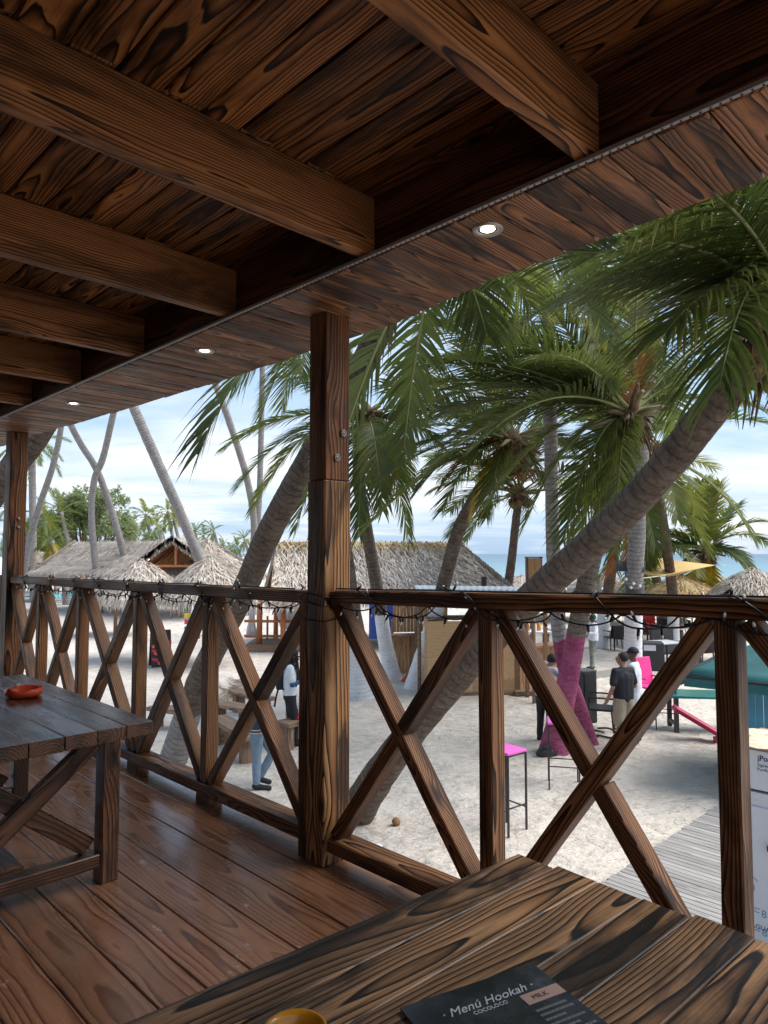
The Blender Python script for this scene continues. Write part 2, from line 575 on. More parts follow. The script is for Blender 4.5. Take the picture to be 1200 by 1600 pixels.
M['leaf'] = leaf_mat('palm_leaf', (0.074, 0.098, 0.030), (0.126, 0.148, 0.046), (0.23, 0.22, 0.07), 0.42)
M['leaf_lit'] = leaf_mat('palm_leaf_lit', (0.10, 0.135, 0.038), (0.155, 0.185, 0.048), (0.27, 0.235, 0.07), 0.45)  # lighter copy of palm_leaf, a lit look put into the colour
M['leaf_yellow'] = leaf_mat('palm_leaf_yellow', (0.30, 0.24, 0.03), (0.42, 0.30, 0.03), (0.48, 0.36, 0.06), 0.35)
M['leaf_dead'] = leaf_mat('palm_leaf_dead', (0.22, 0.09, 0.03), (0.30, 0.13, 0.04), (0.36, 0.20, 0.08), 0.3)
M['leaf_dry'] = leaf_mat('palm_leaf_dry', (0.24, 0.17, 0.11), (0.33, 0.25, 0.17), (0.40, 0.32, 0.23), 0.2)
M['tree_leaf'] = leaf_mat('tree_leaf', (0.15, 0.20, 0.10), (0.21, 0.25, 0.12), (0.28, 0.30, 0.14), 0.4)  # colour raised to stand in for haze over the distant trees
M['rachis'] = plain('leaf_stalk', (0.20, 0.21, 0.07), 0.5, 0.25, 3.0)
M['trunkwood'] = plain('tree_bark', (0.15, 0.12, 0.10), 0.9, 0.3, 8.0, bump=0.5)


def bark(name, a, b, dark, lines=0.6):
    """ringed palm trunk; z along the trunk comes from the mesh's UV (v in metres)"""
    m, nt = new_mat(name)
    uv = nt.n('ShaderNodeUVMap', uv_map='len')
    s = nt.n('ShaderNodeSeparateXYZ', {0: uv.outputs[0]})
    tc = nt.n('ShaderNodeTexCoord')
    n1 = nt.noise(tc.outputs['Object'], 5.0, 5.0, 0.65)
    n2 = nt.noise(tc.outputs['Object'], 26.0, 4.0, 0.65)
    v = nt.m('ADD', nt.m('MULTIPLY', s.outputs[1], 9.5), nt.m('MULTIPLY', nt.m('SUBTRACT', n1, 0.5), 1.3))
    fr = nt.m('FRACT', v)
    c = nt.ramp(nt.m('ADD', nt.m('MULTIPLY', n1, 0.55), nt.m('MULTIPLY', n2, 0.45)), [(0.3, dark), (0.48, a), (0.7, b)])
    ln = nt.ramp(fr, [(0.0, lines), (0.12, lines * .25), (0.3, 0.0), (0.88, 0.0), (1.0, lines)])
    c = nt.mix(ln, c, tuple(x * 0.6 for x in dark))
    h = nt.m('ADD', nt.m('MULTIPLY', ln, -0.8), nt.m('MULTIPLY', n2, 0.9))
    bp = nt.n('ShaderNodeBump', {'Height': h, 'Strength': 0.7, 'Distance': 0.03})
    finish(nt, nt.n('ShaderNodeBsdfPrincipled', {'Base Color': c, 'Roughness': 0.9, 'Normal': bp, 'Specular IOR Level': 0.2}))
    return m


M['bark'] = bark('palm_bark', (0.125, 0.096, 0.076), (0.215, 0.175, 0.145), (0.038, 0.027, 0.021), 0.5)
M['bark_grey'] = bark('palm_bark_grey', (0.26, 0.24, 0.23), (0.36, 0.34, 0.33), (0.14, 0.125, 0.12))
M['lime'] = bark('limewashed_bark', (0.74, 0.75, 0.77), (0.80, 0.80, 0.82), (0.52, 0.50, 0.48), 0.28)
M['pinkbark'] = bark('pink_painted_bark', (0.27, 0.060, 0.125), (0.37, 0.125, 0.21), (0.14, 0.028, 0.06), 0.25)


def thatch_mat(name, a, b, c3):
    m, nt = new_mat(name)
    g = nt.n('ShaderNodeNewGeometry')
    oi = nt.noise(g.outputs['Position'], 3.2, 3.0, 0.6)
    isl = g.outputs['Random Per Island']
    f = nt.m('ADD', nt.m('MULTIPLY', isl, 0.75), nt.m('MULTIPLY', oi, 0.35))
    c = nt.ramp(f, [(0.1, c3), (0.45, a), (0.95, b)])
    finish(nt, nt.n('ShaderNodeBsdfPrincipled', {'Base Color': c, 'Roughness': 0.9, 'Specular IOR Level': 0.15}))
    return m


M['thatch'] = thatch_mat('grey_thatch', (0.46, 0.39, 0.325), (0.66, 0.585, 0.51), (0.17, 0.125, 0.095))
M['thatch_gold'] = thatch_mat('golden_thatch', (0.42, 0.30, 0.15), (0.62, 0.48, 0.27), (0.20, 0.12, 0.06))
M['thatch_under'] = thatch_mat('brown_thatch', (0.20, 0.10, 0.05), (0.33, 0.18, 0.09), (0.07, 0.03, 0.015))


# ------------------------------------------------------------------ setting: sand, sea
def coast(x):
    """where the beach meets the sea, as a distance along Y"""
    return 82 + max(0.0, -x - 8) * 5.5 + 5 * math.sin(x * 0.05)


def sand_h(x, y):
    k = y - coast(x)
    h = 0.0
    if k > -12:
        h -= (k + 12) * 0.06 if k < 20 else 1.92 + (k - 20) * 0.02
    r_ = math.hypot(x, y)
    if r_ < 60:
        f = 1.0 if r_ < 40 else (60 - r_) / 20
        h += f * (0.035 * noise.noise(V((x * .45, y * .45, 0))) + 0.034 * noise.noise(V((x * 1.9, y * 1.9, 3))) + 0.024 * noise.noise(V((x * 4.5, y * 4.5, 8))))
    return h


def grid_axis(lo, hi, fine_lo, fine_hi, step):
    a = []
    x = fine_lo
    while x <= fine_hi + 1e-6:
        a.append(x)
        x += step
    s_ = step
    x = fine_hi
    while x < hi:
        s_ *= 1.28
        x += s_
        a.append(min(x, hi))
    s_ = step
    x = fine_lo
    while x > lo:
        s_ *= 1.28
        x -= s_
        a.insert(0, max(x, lo))
    return a


bm = bmesh.new()
xs = grid_axis(-700, 700, -11, 13, 0.14)
ys = grid_axis(-80, 700, 2, 31, 0.14)
gv = [[bm.verts.new((x, y, sand_h(x, y))) for x in xs] for y in ys]
for j in range(len(ys) - 1):
    for i in range(len(xs) - 1):
        f = bm.faces.new((gv[j][i], gv[j][i + 1], gv[j + 1][i + 1], gv[j + 1][i]))
        f.smooth = True
m, nt = new_mat('coral_sand')
tc = nt.n('ShaderNodeTexCoord')
p = tc.outputs['Object']
a1 = nt.noise(p, 1.1, 5.0, 0.6)
a2 = nt.noise(nt.vm('MULTIPLY', p, (0.75, 1.3, 1.0)), 4.2, 5.0, 0.62)
a3 = nt.noise(p, 55.0, 3.0, 0.7)
c = nt.ramp(nt.m('ADD', nt.m('MULTIPLY', a1, 0.45), nt.m('MULTIPLY', a2, 0.55)), [(0.32, (0.50, 0.43, 0.365)), (0.5, (0.62, 0.555, 0.485)), (0.68, (0.68, 0.62, 0.555))])
deb = nt.ramp(nt.noise(nt.vm('MULTIPLY', p, (1.0, 2.4, 1.0)), 2.2, 7.0, 0.75), [(0.59, 0.0), (0.72, 0.45)])
c = nt.mix(deb, c, (0.27, 0.19, 0.13))
vo = nt.n('ShaderNodeTexVoronoi', {'Vector': nt.vm('ADD', p, nt.vm('MULTIPLY', nt.noise(p, 3.0, 3.0, color=True), (0.5, 0.5, 0.0))), 'Scale': 1.9}, feature='SMOOTH_F1')
hh = nt.m('ADD', nt.m('MULTIPLY', vo.outputs['Distance'], 0.55), nt.m('ADD', nt.m('MULTIPLY', a2, 1.0), nt.m('MULTIPLY', a3, 0.07)))
bp = nt.n('ShaderNodeBump', {'Height': hh, 'Strength': 0.9, 'Distance': 0.2})
finish(nt, nt.n('ShaderNodeBsdfPrincipled', {'Base Color': c, 'Roughness': 0.95, 'Normal': bp, 'Specular IOR Level': 0.1}))
obj('sand', bm, m, kind='structure')

bm = bmesh.new()
vs = [bm.verts.new(q) for q in ((-6000, 40, -0.75), (6000, 40, -0.75), (6000, 8000, -0.75), (-6000, 8000, -0.75))]
bm.faces.new(vs)
m, nt = new_mat('sea_water')
g = nt.n('ShaderNodeNewGeometry')
s = nt.n('ShaderNodeSeparateXYZ', {0: g.outputs['Position']})
wv = nt.noise(nt.vm('MULTIPLY', g.outputs['Position'], (0.035, 0.16, 0.1)), 1.0, 5.0, 0.65)
dd = nt.m('ADD', nt.m('MULTIPLY', s.outputs[1], 1 / 900.0), nt.m('MULTIPLY', nt.m('SUBTRACT', wv, 0.5), 0.10))
c = nt.ramp(dd, [(0.07, (0.24, 0.36, 0.36)), (0.16, (0.15, 0.27, 0.29)), (0.40, (0.11, 0.19, 0.23)), (0.9, (0.09, 0.15, 0.20))])
foam = nt.ramp(nt.noise(nt.vm('MULTIPLY', g.outputs['Position'], (0.03, 0.30, 0.1)), 1.0, 6.0, 0.7), [(0.60, 0.0), (0.68, 0.55)])
c = nt.mix(foam, c, (0.6, 0.68, 0.70))
bp = nt.n('ShaderNodeBump', {'Height': wv, 'Strength': 0.6, 'Distance': 0.6})
finish(nt, nt.n('ShaderNodeBsdfPrincipled', {'Base Color': c, 'Roughness': 0.35, 'Normal': bp, 'Specular IOR Level': 0.3}))
obj('sea', bm, m, kind='structure')

# ------------------------------------------------------------------ terrace: floor
S0, S1 = -6.6, 4.6
floor = bpy.data.objects.new('deck_floor', None)
put(floor, None, Matrix.Translation(ST(0, -1, 0)))
floor['kind'] = 'structure'
edges_t = [-0.125, -0.33, -0.555, -0.74, -0.90, -1.058, -1.24]
while edges_t[-1] > -4.6:
    edges_t.append(edges_t[-1] - rnd.choice((0.165, 0.18, 0.195)))
for i in range(len(edges_t) - 1):
    a, b = edges_t[i], edges_t[i + 1]
    cuts = [S0, -2.9 + rnd.uniform(-.9, .9), 0.9 + rnd.uniform(-.3, 1.4), S1] if i % 3 else [S0, -3.4, S1]
    if i < 5:
        cuts = [S0, -3.2 - 0.4 * (i % 2), S1]
    for k in range(len(cuts) - 1):
        t = (a + b) / 2
        o = board('floor_plank', ST(cuts[k] + .002, t, -0.02 + rnd.uniform(-.0015, .0015)), ST(cuts[k + 1] - .002, t, -0.02 + rnd.uniform(-.0015, .0015)), abs(a - b) - 0.005, 0.04, M['floor'], floor, c=0.003)
o = board('edge_plank', ST(S0, -0.03, -0.022), ST(S1, -0.03, -0.022), 0.182, 0.04, M['floor'], floor)
board('joist_board', ST(S0, 0.035, -0.15), ST(S1, 0.035, -0.15), 0.045, 0.20, M['rail'], floor)
for k in range(6):
    board('joist_board', ST(S0 + .4 + k * 2.1, -4.6, -0.12), ST(S0 + .4 + k * 2.1, 0.0, -0.12), 0.06, 0.15, M['rail'], floor)

# ------------------------------------------------------------------ terrace: roof
ZC = 2.557
roof = thing('veranda_roof', 'dark charred timber roof over the terrace with beams, ceiling boards and slatted soffit', 'roof', ST(0, -1, ZC))
CT = ZC + 0.235
for s_ in (-6.15, -5.18, -4.2, -3.23, -2.26, -1.318, -0.335, 0.642, 1.592, 2.58, 3.56):
    board('beam', ST(s_, -4.6, ZC + .1175), ST(s_ - 0.0, -0.292, ZC + .1175), 0.058, 0.233, M['beam'], roof, c=0.005, rag=0.003)
t = -0.36
i = 0
while t > -4.6:
    wd = 0.138
    cuts = [S0] + sorted([(-3.3 if i % 2 else -4.2), (0.68 if i % 2 else -0.305)]) + [S1]
    for k in range(len(cuts) - 1):
        board('ceiling_plank', ST(cuts[k], t - wd / 2, CT + .0125 + rnd.uniform(-.002, .003)), ST(cuts[k + 1] - .003, t - wd / 2, CT + .0125 + rnd.uniform(-.002, .003)), wd - 0.006, 0.022, M['ceil'], roof, up=-UZ, c=0.004)
    t -= wd
    i += 1
board('header_board', ST(S0, -0.262, ZC + .125), ST(S1, -0.262, ZC + .125), 0.05, 0.25, M['header'], roof)
board('header_board', ST(S0, -0.315, CT + .012), ST(S1, -0.315, CT + .012), 0.05, 0.02, M['header'], roof, up=-UZ)


def outer_t(s_):
    pts = [(-7, .15), (-4.4, .16), (-2.9, .24), (-1.38, .295), (0.2, .285), (0.42, .262), (0.92, .178), (1.95, .125), (5, .10)]
    for (a, ta), (b, tb) in zip(pts, pts[1:]):
        if a <= s_ <= b:
            return ta + (tb - ta) * (s_ - a) / (b - a)
    return .15


s_ = S0
while s_ < S1:
    wd = 0.140
    e = outer_t(s_ + wd / 2) + rnd.uniform(-.006, .006)
    dz = rnd.uniform(-.0015, .0015)
    board('soffit_board', ST(s_ + wd / 2, -0.325, ZC - .011 + dz), ST(s_ + wd / 2, e, ZC - .011 + dz), wd - 0.005, 0.022, M['soffit'], roof, up=-UZ, c=0.005)
    s_ += wd
board('soffit_light_stop', ST(S0, -.08, ZC + .006), ST(S1, -.08, ZC + .006), 0.34, 0.008, M['header'], roof)  # hidden sheet, added to stop daylight leaking between the soffit boards
board('roof_sheet', ST(S0, -2.2, CT + .09), ST(S1, -2.2, CT + .09), 4.95, 0.05, M['header'], roof)
for sa, sb in ((S0, -1.4), (-1.4, 0.4), (0.4, S1)):
    board('fascia_board', ST(sa, outer_t(sa) - .10, ZC + .075), ST(sb, outer_t(sb) - .10, ZC + .075), 0.03, 0.15, M['header'], roof)
# LED strip on the inner lip of the soffit
strip = thing('light_strip', 'thin grey unlit strip light along the inner edge of the soffit', 'light strip', ST(1, -.34, ZC))
bm = bmesh.new()
box(bm, (0, 0, 0), (S1 - S0, 0.016, 0.014), bev=0.003)
obj('profile', bm, M['alu'], strip, frame(RD, UZ, ST((S0 + S1) / 2, -0.336, ZC - .012)))
bm = bmesh.new()
for k in range(0, 330):
    s_ = -4.0 + k * 0.025
    box(bm, ST(s_, -0.336, ZC - .0205), (0.005, 0.005, 0.003), Matrix.Rotation(YAW, 4, 'Z'))
wobj('diode', bm, M['dark_grey'], strip, kind='stuff')
# unseen wall added behind the terrace to darken the interior
bwl = thing('light_blocking_wall', 'unseen dark boarded wall added behind the terrace to block light', 'wall', ST(-1, -4.75, 0))
k_ = S0
while k_ < S1:
    board('wall_board', ST(k_ + .125, -4.75, 0), ST(k_ + .125, -4.75, CT), .244, .04, M['beam'], bwl, up=ND)
    k_ += .25
# downlights
me_, ne_ = new_mat('lit_lamp')
finish(ne_, ne_.n('ShaderNodeEmission', {0: (1.0, 0.80, 0.50, 1), 1: 5.0}))
for (px, py), lb in zip(((762, 358), (320, 548), (115, 630)), ('lit round downlight nearest the camera in the soffit, right of the middle post', 'lit round downlight in the soffit just left of the middle post', 'small far lit downlight in the soffit towards the left post')):
    c0 = Z(px, py, DK + ZC - .022)
    dl = thing('downlight', lb, 'downlight', c0, 0, 'downlights along the soffit')
    bm = bmesh.new()
    lathe(bm, [(0.030, .006), (0.036, -.004), (0.050, -.008), (0.054, -.003), (0.054, .002)], 28)
    obj('trim_ring', bm, M['alu'], dl)
    bm = bmesh.new()
    lathe(bm, [(0, -.006), (0.018, -.005), (0.031, .002)], 24)
    obj('lens', bm, me_, dl)

# ------------------------------------------------------------------ terrace: posts
pm = thing('timber_post', 'tall dark timber post in the middle of the railing, doubled below the rail', 'post', ST(0.05, 0, 0))
board('upper_post', ST(0.058, -0.004, 1.742), ST(0.058, -0.004, ZC - .023), 0.124, 0.150, M['post'], pm, up=ND, c=0.005, rag=0.003)
board('lower_post', ST(0.058, -0.004, 0.0), ST(0.058, -0.004, 1.74), 0.128, 0.160, M['post_tan'], pm, up=ND, c=0.005, rag=0.003)
board('side_post', ST(-0.034, -0.022, 0.0), ST(-0.034, -0.022, 1.222), 0.052, 0.13, M['post'], pm, up=ND, c=0.006, rag=0.004)
for (px, py) in ((537, 677), (527, 715)):
    v = ray(px, py)
    k = ((P0 + RD * 0.126) - EYE).dot(RD) / v.dot(RD)
    c0 = EYE + v * k
    bm = bmesh.new()
    lathe(bm, [(0, .003), (.008, .003), (.009, -.001), (.013, .004), (.018, .003), (.018, -.004)], 16)
    obj('bolt', bm, M['steel'], pm, frame(UZ, RD, c0))
pl = thing('timber_post', 'slim dark timber post at the far left end of the railing', 'post', ST(-4.5, 0, 0))
board('upper_post', ST(-4.5, -0.0, 0.0), ST(-4.5, -0.0, ZC - .023), 0.150, 0.150, M['post'], pl, up=ND, rag=0.003)
board('side_post', ST(-4.632, -0.01, 0.0), ST(-4.632, -0.01, 1.2), 0.10, 0.135, M['post'], pl, up=ND, rag=0.003)
for z_ in (1.72, 1.64):
    bm = bmesh.new()
    lathe(bm, [(0, .008), (.010, .008), (.010, .002), (.019, .001), (.019, -.004)], 12)
    obj('bolt', bm, M['steel'], pl, frame(UZ, RD, ST(-4.422, 0.01, z_)))


# ------------------------------------------------------------------ terrace: railings
def railing(sa, sb, za, zb, stops, label, za_b, zb_b):
    """top rail from sa (height za) to sb (zb); stops: places of posts and balusters between which an X of braces stands"""
    rl = thing('timber_railing', label, 'railing', ST((sa + sb) / 2, 0, 0))

    def zt(s__):
        return za + (zb - za) * (s__ - sa) / (sb - sa)

    def zb_(s__):
        return za_b + (zb_b - za_b) * (s__ - sa) / (sb - sa)
    board('top_rail', ST(sa, 0, za - .03), ST(sb, 0, zb - .03), 0.105, 0.058, M['rail'], rl, c=0.006, rag=0.004)
    board('bottom_rail', ST(sa, 0, za_b - .031), ST(sb, 0, zb_b - .031), 0.120, 0.06, M['rail'], rl, c=0.005, rag=0.003)
    BW, BD = 0.056, 0.082
    for i, (s__, isb) in enumerate(stops):
        if isb:
            board('baluster', ST(s__, -.004, zb_(s__)), ST(s__, -.004, zt(s__) - .06), 0.062, 0.080, M['rail'], rl, up=ND, rag=0.003)
            board('support_block', ST(s__ - .07, 0, .02), ST(s__ + .07, 0, .02), 0.09, 0.05, M['rail'], rl)
        if i + 1 < len(stops):
            e, isb2 = stops[i + 1]
            l_ = s__ + (0.034 if isb else 0.125 if s__ > -1 else .06)
            r_ = e - (0.034 if isb2 else 0.065 if e > -1 else .06)
            if r_ - l_ < .3:
                continue
            th = 0.017
            A = ST(l_ + th, 0, zt(l_) - .062 - .004)
            B = ST(r_ - th, 0, zb_(r_) + .006)
            Cc = ST(r_ - th, 0, zt(r_) - .062 - .004)
            Dd = ST(l_ + th, 0, zb_(l_) + .006)
            flip = i % 2
            if flip:
                A, B, Cc, Dd = Cc, Dd, A, B
            board('brace', A, B, BW, BD, M['rail'], rl, up=ND, rag=0.003)
            # crossing brace: two pieces notched against the first
            u = (Dd - Cc).normalized()
            mid = (Cc + Dd) / 2
            w1 = (B - A).normalized()
            sn = (u.cross(w1)).length
            gap = BW / 2 / sn + BW / 2 * abs(u.dot(w1)) / sn
            lo_gap = gap * 0.62
            board('brace', Cc, mid - u * lo_gap, BW, BD - .006, M['rail'], rl, up=ND, rag=0.003)
            board('brace', mid + u * lo_gap, Dd, BW, BD - .006, M['rail'], rl, up=ND, rag=0.003)
    return rl


railing(-4.42, -0.062, 1.188, 1.222, [(-4.5, 0), (-3.69, 1), (-2.83, 1), (-1.87, 1), (-0.985, 1), (0.0, 0)],
        'long timber railing with crossed braces running left from the middle post', .092, .122)
railing(0.121, 4.5, 1.232, 1.335, [(0.0, 0), (0.995, 1), (1.845, 1), (2.75, 1), (3.65, 1), (4.5, 1)],
        'near timber railing with crossed braces right of the middle post, wrapped in string lights', .122, .150)
railing(-6.55, -4.56, 1.175, 1.188, [(-6.5, 1), (-5.5, 1), (-4.56, 0)], 'short far end of the timber railing beyond the left post', .09, .092)


# ------------------------------------------------------------------ string lights wound along the top rails
def string_light(sa, sb, zf, label, turns, seed):
    rr = random.Random(seed)
    t_ = thing('string_lights', label, 'string lights', ST((sa + sb) / 2, 0, zf((sa + sb) / 2)), 0, 'string lights wound along the rails')
    pts = []
    n_ = int((sb - sa) * 44)
    ph = 0.0
    for i in range(n_):
        s__ = sa + (sb - sa) * i / n_
        ph += 2 * math.pi * turns / n_ * (0.55 + 0.9 * abs(noise.noise(V((s__ * 1.7, seed, 0)))))
        c_, s2 = math.cos(ph), math.sin(ph)
        sag = max(0, -s2) * (0.035 + 0.07 * max(0, noise.noise(V((s__ * 2.1, 5.0, seed)))))
        tt = 0.060 * max(-1, min(1, c_ * 1.3))
        z_ = zf(s__) - 0.030 + 0.037 * max(-1, min(1, s2 * 1.4)) - sag
        pts.append(ST(s__ + 0.015 * math.sin(ph * 2.3), tt, z_))
    bm = bmesh.new()
    sp = spline(pts, n_ * 2)
    tube(bm, sp, 0.0033, 5)
    # second strand lying along the rail
    pts2 = []
    for i in range(n_ // 2):
        s__ = sa + (sb - sa) * i / (n_ // 2)
        pts2.append(ST(s__, -0.035 + 0.02 * noise.noise(V((s__ * 3, 1, seed))), zf(s__) + 0.006 + 0.012 * max(0, noise.noise(V((s__ * 2.2, 9, seed))))))
    tube(bm, spline(pts2, n_ * 2), 0.0032, 5)
    hang = []
    loops = int((sb - sa) / .27)
    for i in range(loops * 8 + 1):
        s__ = sa + (sb - sa) * i / (loops * 8)
        fr_ = (i % 8) / 8
        dip = 0.030 + 0.035 * abs(noise.noise(V((i // 8 * 1.7, seed, 2))))
        hang.append(ST(s__, -0.045 + 0.02 * noise.noise(V((s__ * 4, seed, 6))), zf(s__) - 0.058 - dip * math.sin(math.pi * fr_) ** .8))
    hp_ = spline(hang, len(hang) * 2)
    tube(bm, hp_, 0.003, 5)
    wobj('wire', bm, M['wire'], t_)
    sp = sp + hp_
    k = 0
    for i in range(4, len(sp) - 4, 5):
        p_ = sp[i]
        d_ = V((rr.uniform(-.6, .6), rr.uniform(-.6, .6), -1 if p_.z < ST(0, 0, zf(0) - .06).z else rr.uniform(-.3, .9))).normalized()
        bm = bmesh.new()
        tube(bm, [p_, p_ + d_ * .024], [.005, .005], 6)
        wobj('socket', bm, M['wire'], t_)
        bm = bmesh.new()
        tube(bm, [p_ + d_ * .024, p_ + d_ * .033, p_ + d_ * .039], [.004, .0042, .001], 6)
        wobj('bulb', bm, M['bulb'], t_)
        k += 1


string_light(-4.3, -0.1, lambda s: 1.188 + (s + 4.44) / 4.29 * .034, 'dark wire string lights wound round the long rail left of the middle post', 11, 3)
string_light(0.16, 3.2, lambda s: 1.232 + (s - .121) / 4.38 * .103, 'dark wire string lights wound round the near rail right of the middle post', 9, 8)
bm = bmesh.new()
for z_, k in ((1.205, 0), (1.17, 1), (1.10, 2)):
    c_ = [(-.066, -.092), (-.01, -.094), (.126, -.089), (.128, .08)]
    tube(bm, [ST(a, b, z_ + .012 * math.sin(i * 1.7 + k)) for i, (a, b) in enumerate(c_)], .0028, 5)
t_ = thing('cable_wrap', 'loops of black wire tied round the middle post at rail height', 'wire', ST(0, -.09, 1.17))
wobj('wire', bm, M['wire'], t_)

# ------------------------------------------------------------------ tables
def table_top(t_, sa, sb, ta, tb, z, widths, mat, along_t, th=0.042):
    acc = 0.0
    for i, wd in enumerate(widths):
        e = rnd.uniform(-.008, .008)
        if along_t:
            c_ = sa + acc + wd / 2
            sk = (ta - tb) * .055                       # the planks stand a little askew to the railing
            o = board('plank', ST(c_ + sk - (.022 if i == 0 else 0), ta, z - th / 2 + rnd.uniform(-.001, .001)), ST(c_, tb + e, z - th / 2 + rnd.uniform(-.001, .001)), wd - .0020, th, mat, t_, c=0.0022, rag=0.0012)
            if i == 0:                                  # the outer plank is sawn wider towards one end
                for v in o.data.vertices:
                    v.co.y *= 1 + .22 * (1 - (v.co.x / 1.27 + .5))
        else:
            c_ = tb - acc - wd / 2
            board('plank', ST(sa, c_, z - th / 2 + rnd.uniform(-.001, .001)), ST(sb + e * .4, c_, z - th / 2 + rnd.uniform(-.001, .001)), wd - .0020, th, mat, t_, c=0.0022, rag=0.0012)
        acc += wd


TZ = 0.70
# near table: planks run outwards (a few degrees askew)
nt_ = thing('plank_table', 'brown charred plank table in the foreground holding the dark menu', 'table', ST(1.95, -1.6, 0))
KX = 0.0
table_top(nt_, 1.612, 0, -2.0, -.732, TZ, [.099, .103, .101, .099, .112, .11, .10, .10], M['table'], True)
for s__ in (1.75, 2.30):
    board('leg', ST(s__, -.90, 0), ST(s__, -.90, TZ - .043), .075, .075, M['table2'], nt_, up=ND)
    board('leg', ST(s__, -1.85, 0), ST(s__, -1.85, TZ - .043), .075, .075, M['table2'], nt_, up=ND)
board('apron', ST(1.66, -.90, TZ - .083), ST(2.40, -.90, TZ - .083), .035, .075, M['table2'], nt_)
board('apron', ST(1.66, -1.85, TZ - .083), ST(2.40, -1.85, TZ - .083), .035, .075, M['table2'], nt_)
# far left table: planks run along the railing
lt = thing('plank_table', 'dark varnished table with crossed legs and a red ashtray on it, at the left', 'table', ST(-1.0, -1.15, 0))
table_top(lt, -1.815, -0.205, -1.62, -.735, TZ, [.115, .120, .125, .130, .125, .13, .12], M['table2'], False, .055)
for s__ in (-0.46, -1.60):
    for t2 in (-.815, -1.52):
        board('leg', ST(s__, t2, 0), ST(s__, t2, TZ - .056), .085, .075, M['table2'], lt, up=ND, rag=.003)
    # X between the two legs of this end (the end frame lies across the table)
    board('end_brace', ST(s__ + .016, -.885, TZ - .10), ST(s__ + .016, -1.45, .14), .075, .04, M['table2'], lt, up=RD, rag=.003)
    board('end_brace', ST(s__ - .026, -.885, .15), ST(s__ - .026, -1.45, TZ - .10), .075, .04, M['table2'], lt, up=RD, rag=.003)
    board('foot_rail', ST(s__, -.855, .10), ST(s__, -1.48, .10), .075, .055, M['table2'], lt, rag=.003)
board('footrest', ST(-.52, -1.20, .115), ST(-1.55, -1.20, .115), .15, .035, M['table2'], lt, rag=.003)
board('apron', ST(-1.7, -.815, TZ - .086), ST(-.505, -.815, TZ - .086), .04, .06, M['table2'], lt)

# red clay ashtray on the left table
c0 = Z(37, 1088, DK + TZ)
at = thing('ashtray', 'round red clay ashtray on the dark left table', 'ashtray', c0 + UZ * .001)
bm = bmesh.new()
rings = lathe(bm, [(0, 0), (.066, 0), (.080, .008), (.086, .022), (.085, .036), (.079, .041), (.072, .038), (.066, .018), (.05, .010), (0, .009)], 32)
for r_ in rings:
    if len(r_) > 1 and r_[0].co.z > .03:
        for k in (3, 4, 14, 15, 25, 26):
            r_[k].co.z -= .010
for q in (8, 20, 30):
    pass
obj('dish', bm, M['terracotta'], at, smooth=True)
for a in (0.3, 2.4, 4.3):
    bm = bmesh.new()
    box(bm, (.078 * math.cos(a), .078 * math.sin(a), .045), (.012, .022, .012), Matrix.Rotation(a, 4, 'Z'), bev=.003)
    obj('rest_lug', bm, M['terracotta'] if a != 2.4 else M['cream'], at)

# amber bowl on the near table
c0 = Z(460, 1652, DK + TZ)
bw = thing('ashtray', 'amber yellow glazed bowl ashtray at the bottom edge of the near table', 'ashtray', c0 + UZ * .001)
bm = bmesh.new()
rings = lathe(bm, [(0, 0), (.032, 0), (.044, .008), (.047, .028), (.046, .036), (.042, .037), (.038, .030), (.034, .012), (0, .009)], 32)
obj('bowl', bm, M['yellow'], bw, smooth=True)

# menu card on the near table
mt, nt = new_mat('menu_print')
tc = nt.n('ShaderNodeTexCoord')
po = tc.outputs['Object']
sm = nt.noise(nt.vm('ADD', po, nt.vm('MULTIPLY', nt.noise(po, 9.0, 3.0, color=True), (.05, .05, 0))), 11.0, 6.0, 0.65)
c = nt.ramp(sm, [(0.42, (0.010, 0.012, 0.016)), (0.62, (0.035, 0.040, 0.052)), (0.8, (0.10, 0.11, 0.14))])
finish(nt, nt.n('ShaderNodeBsdfPrincipled', {'Base Color': c, 'Roughness': 0.22, 'Specular IOR Level': 0.5}))
A_, B_ = Z(625, 1576, DK + TZ + .005), Z(832, 1506, DK + TZ + .005)
ux = (B_ - A_).normalized()
uy = UZ.cross(ux)
wd = (B_ - A_).length
Mw = Matrix((ux, uy, UZ)).transposed().to_4x4()
Mw.translation = (A_ + B_) / 2 + UZ * 0.0
menu = bpy.data.objects.new('menu_card', None)
put(menu, None, Mw)
meta(menu, 'dark glossy menu card with pinkish tabs lying on the foreground table', 'menu')
hm = wd * 1.42
bm = bmesh.new()
box(bm, (0, -hm / 2, 0), (wd, hm, .003))
obj('card', bm, mt, menu)
M['menu_tab'] = plain('menu_tab_print', (0.42, 0.27, 0.23), 0.35, 0.05)
M['menu_text'] = plain('menu_pale_print', (0.55, 0.55, 0.58), 0.35, 0.05)
M['menu_dim'] = plain('menu_dim_print', (0.16, 0.16, 0.17), 0.35, 0.05)


def flat(parent, name, me, x, y, z, sx=1.0):
    o = bpy.data.objects.new(name, me)
    put(o, parent, WM[parent.name] @ Matrix.Translation(V((x, y, z))))
    return o


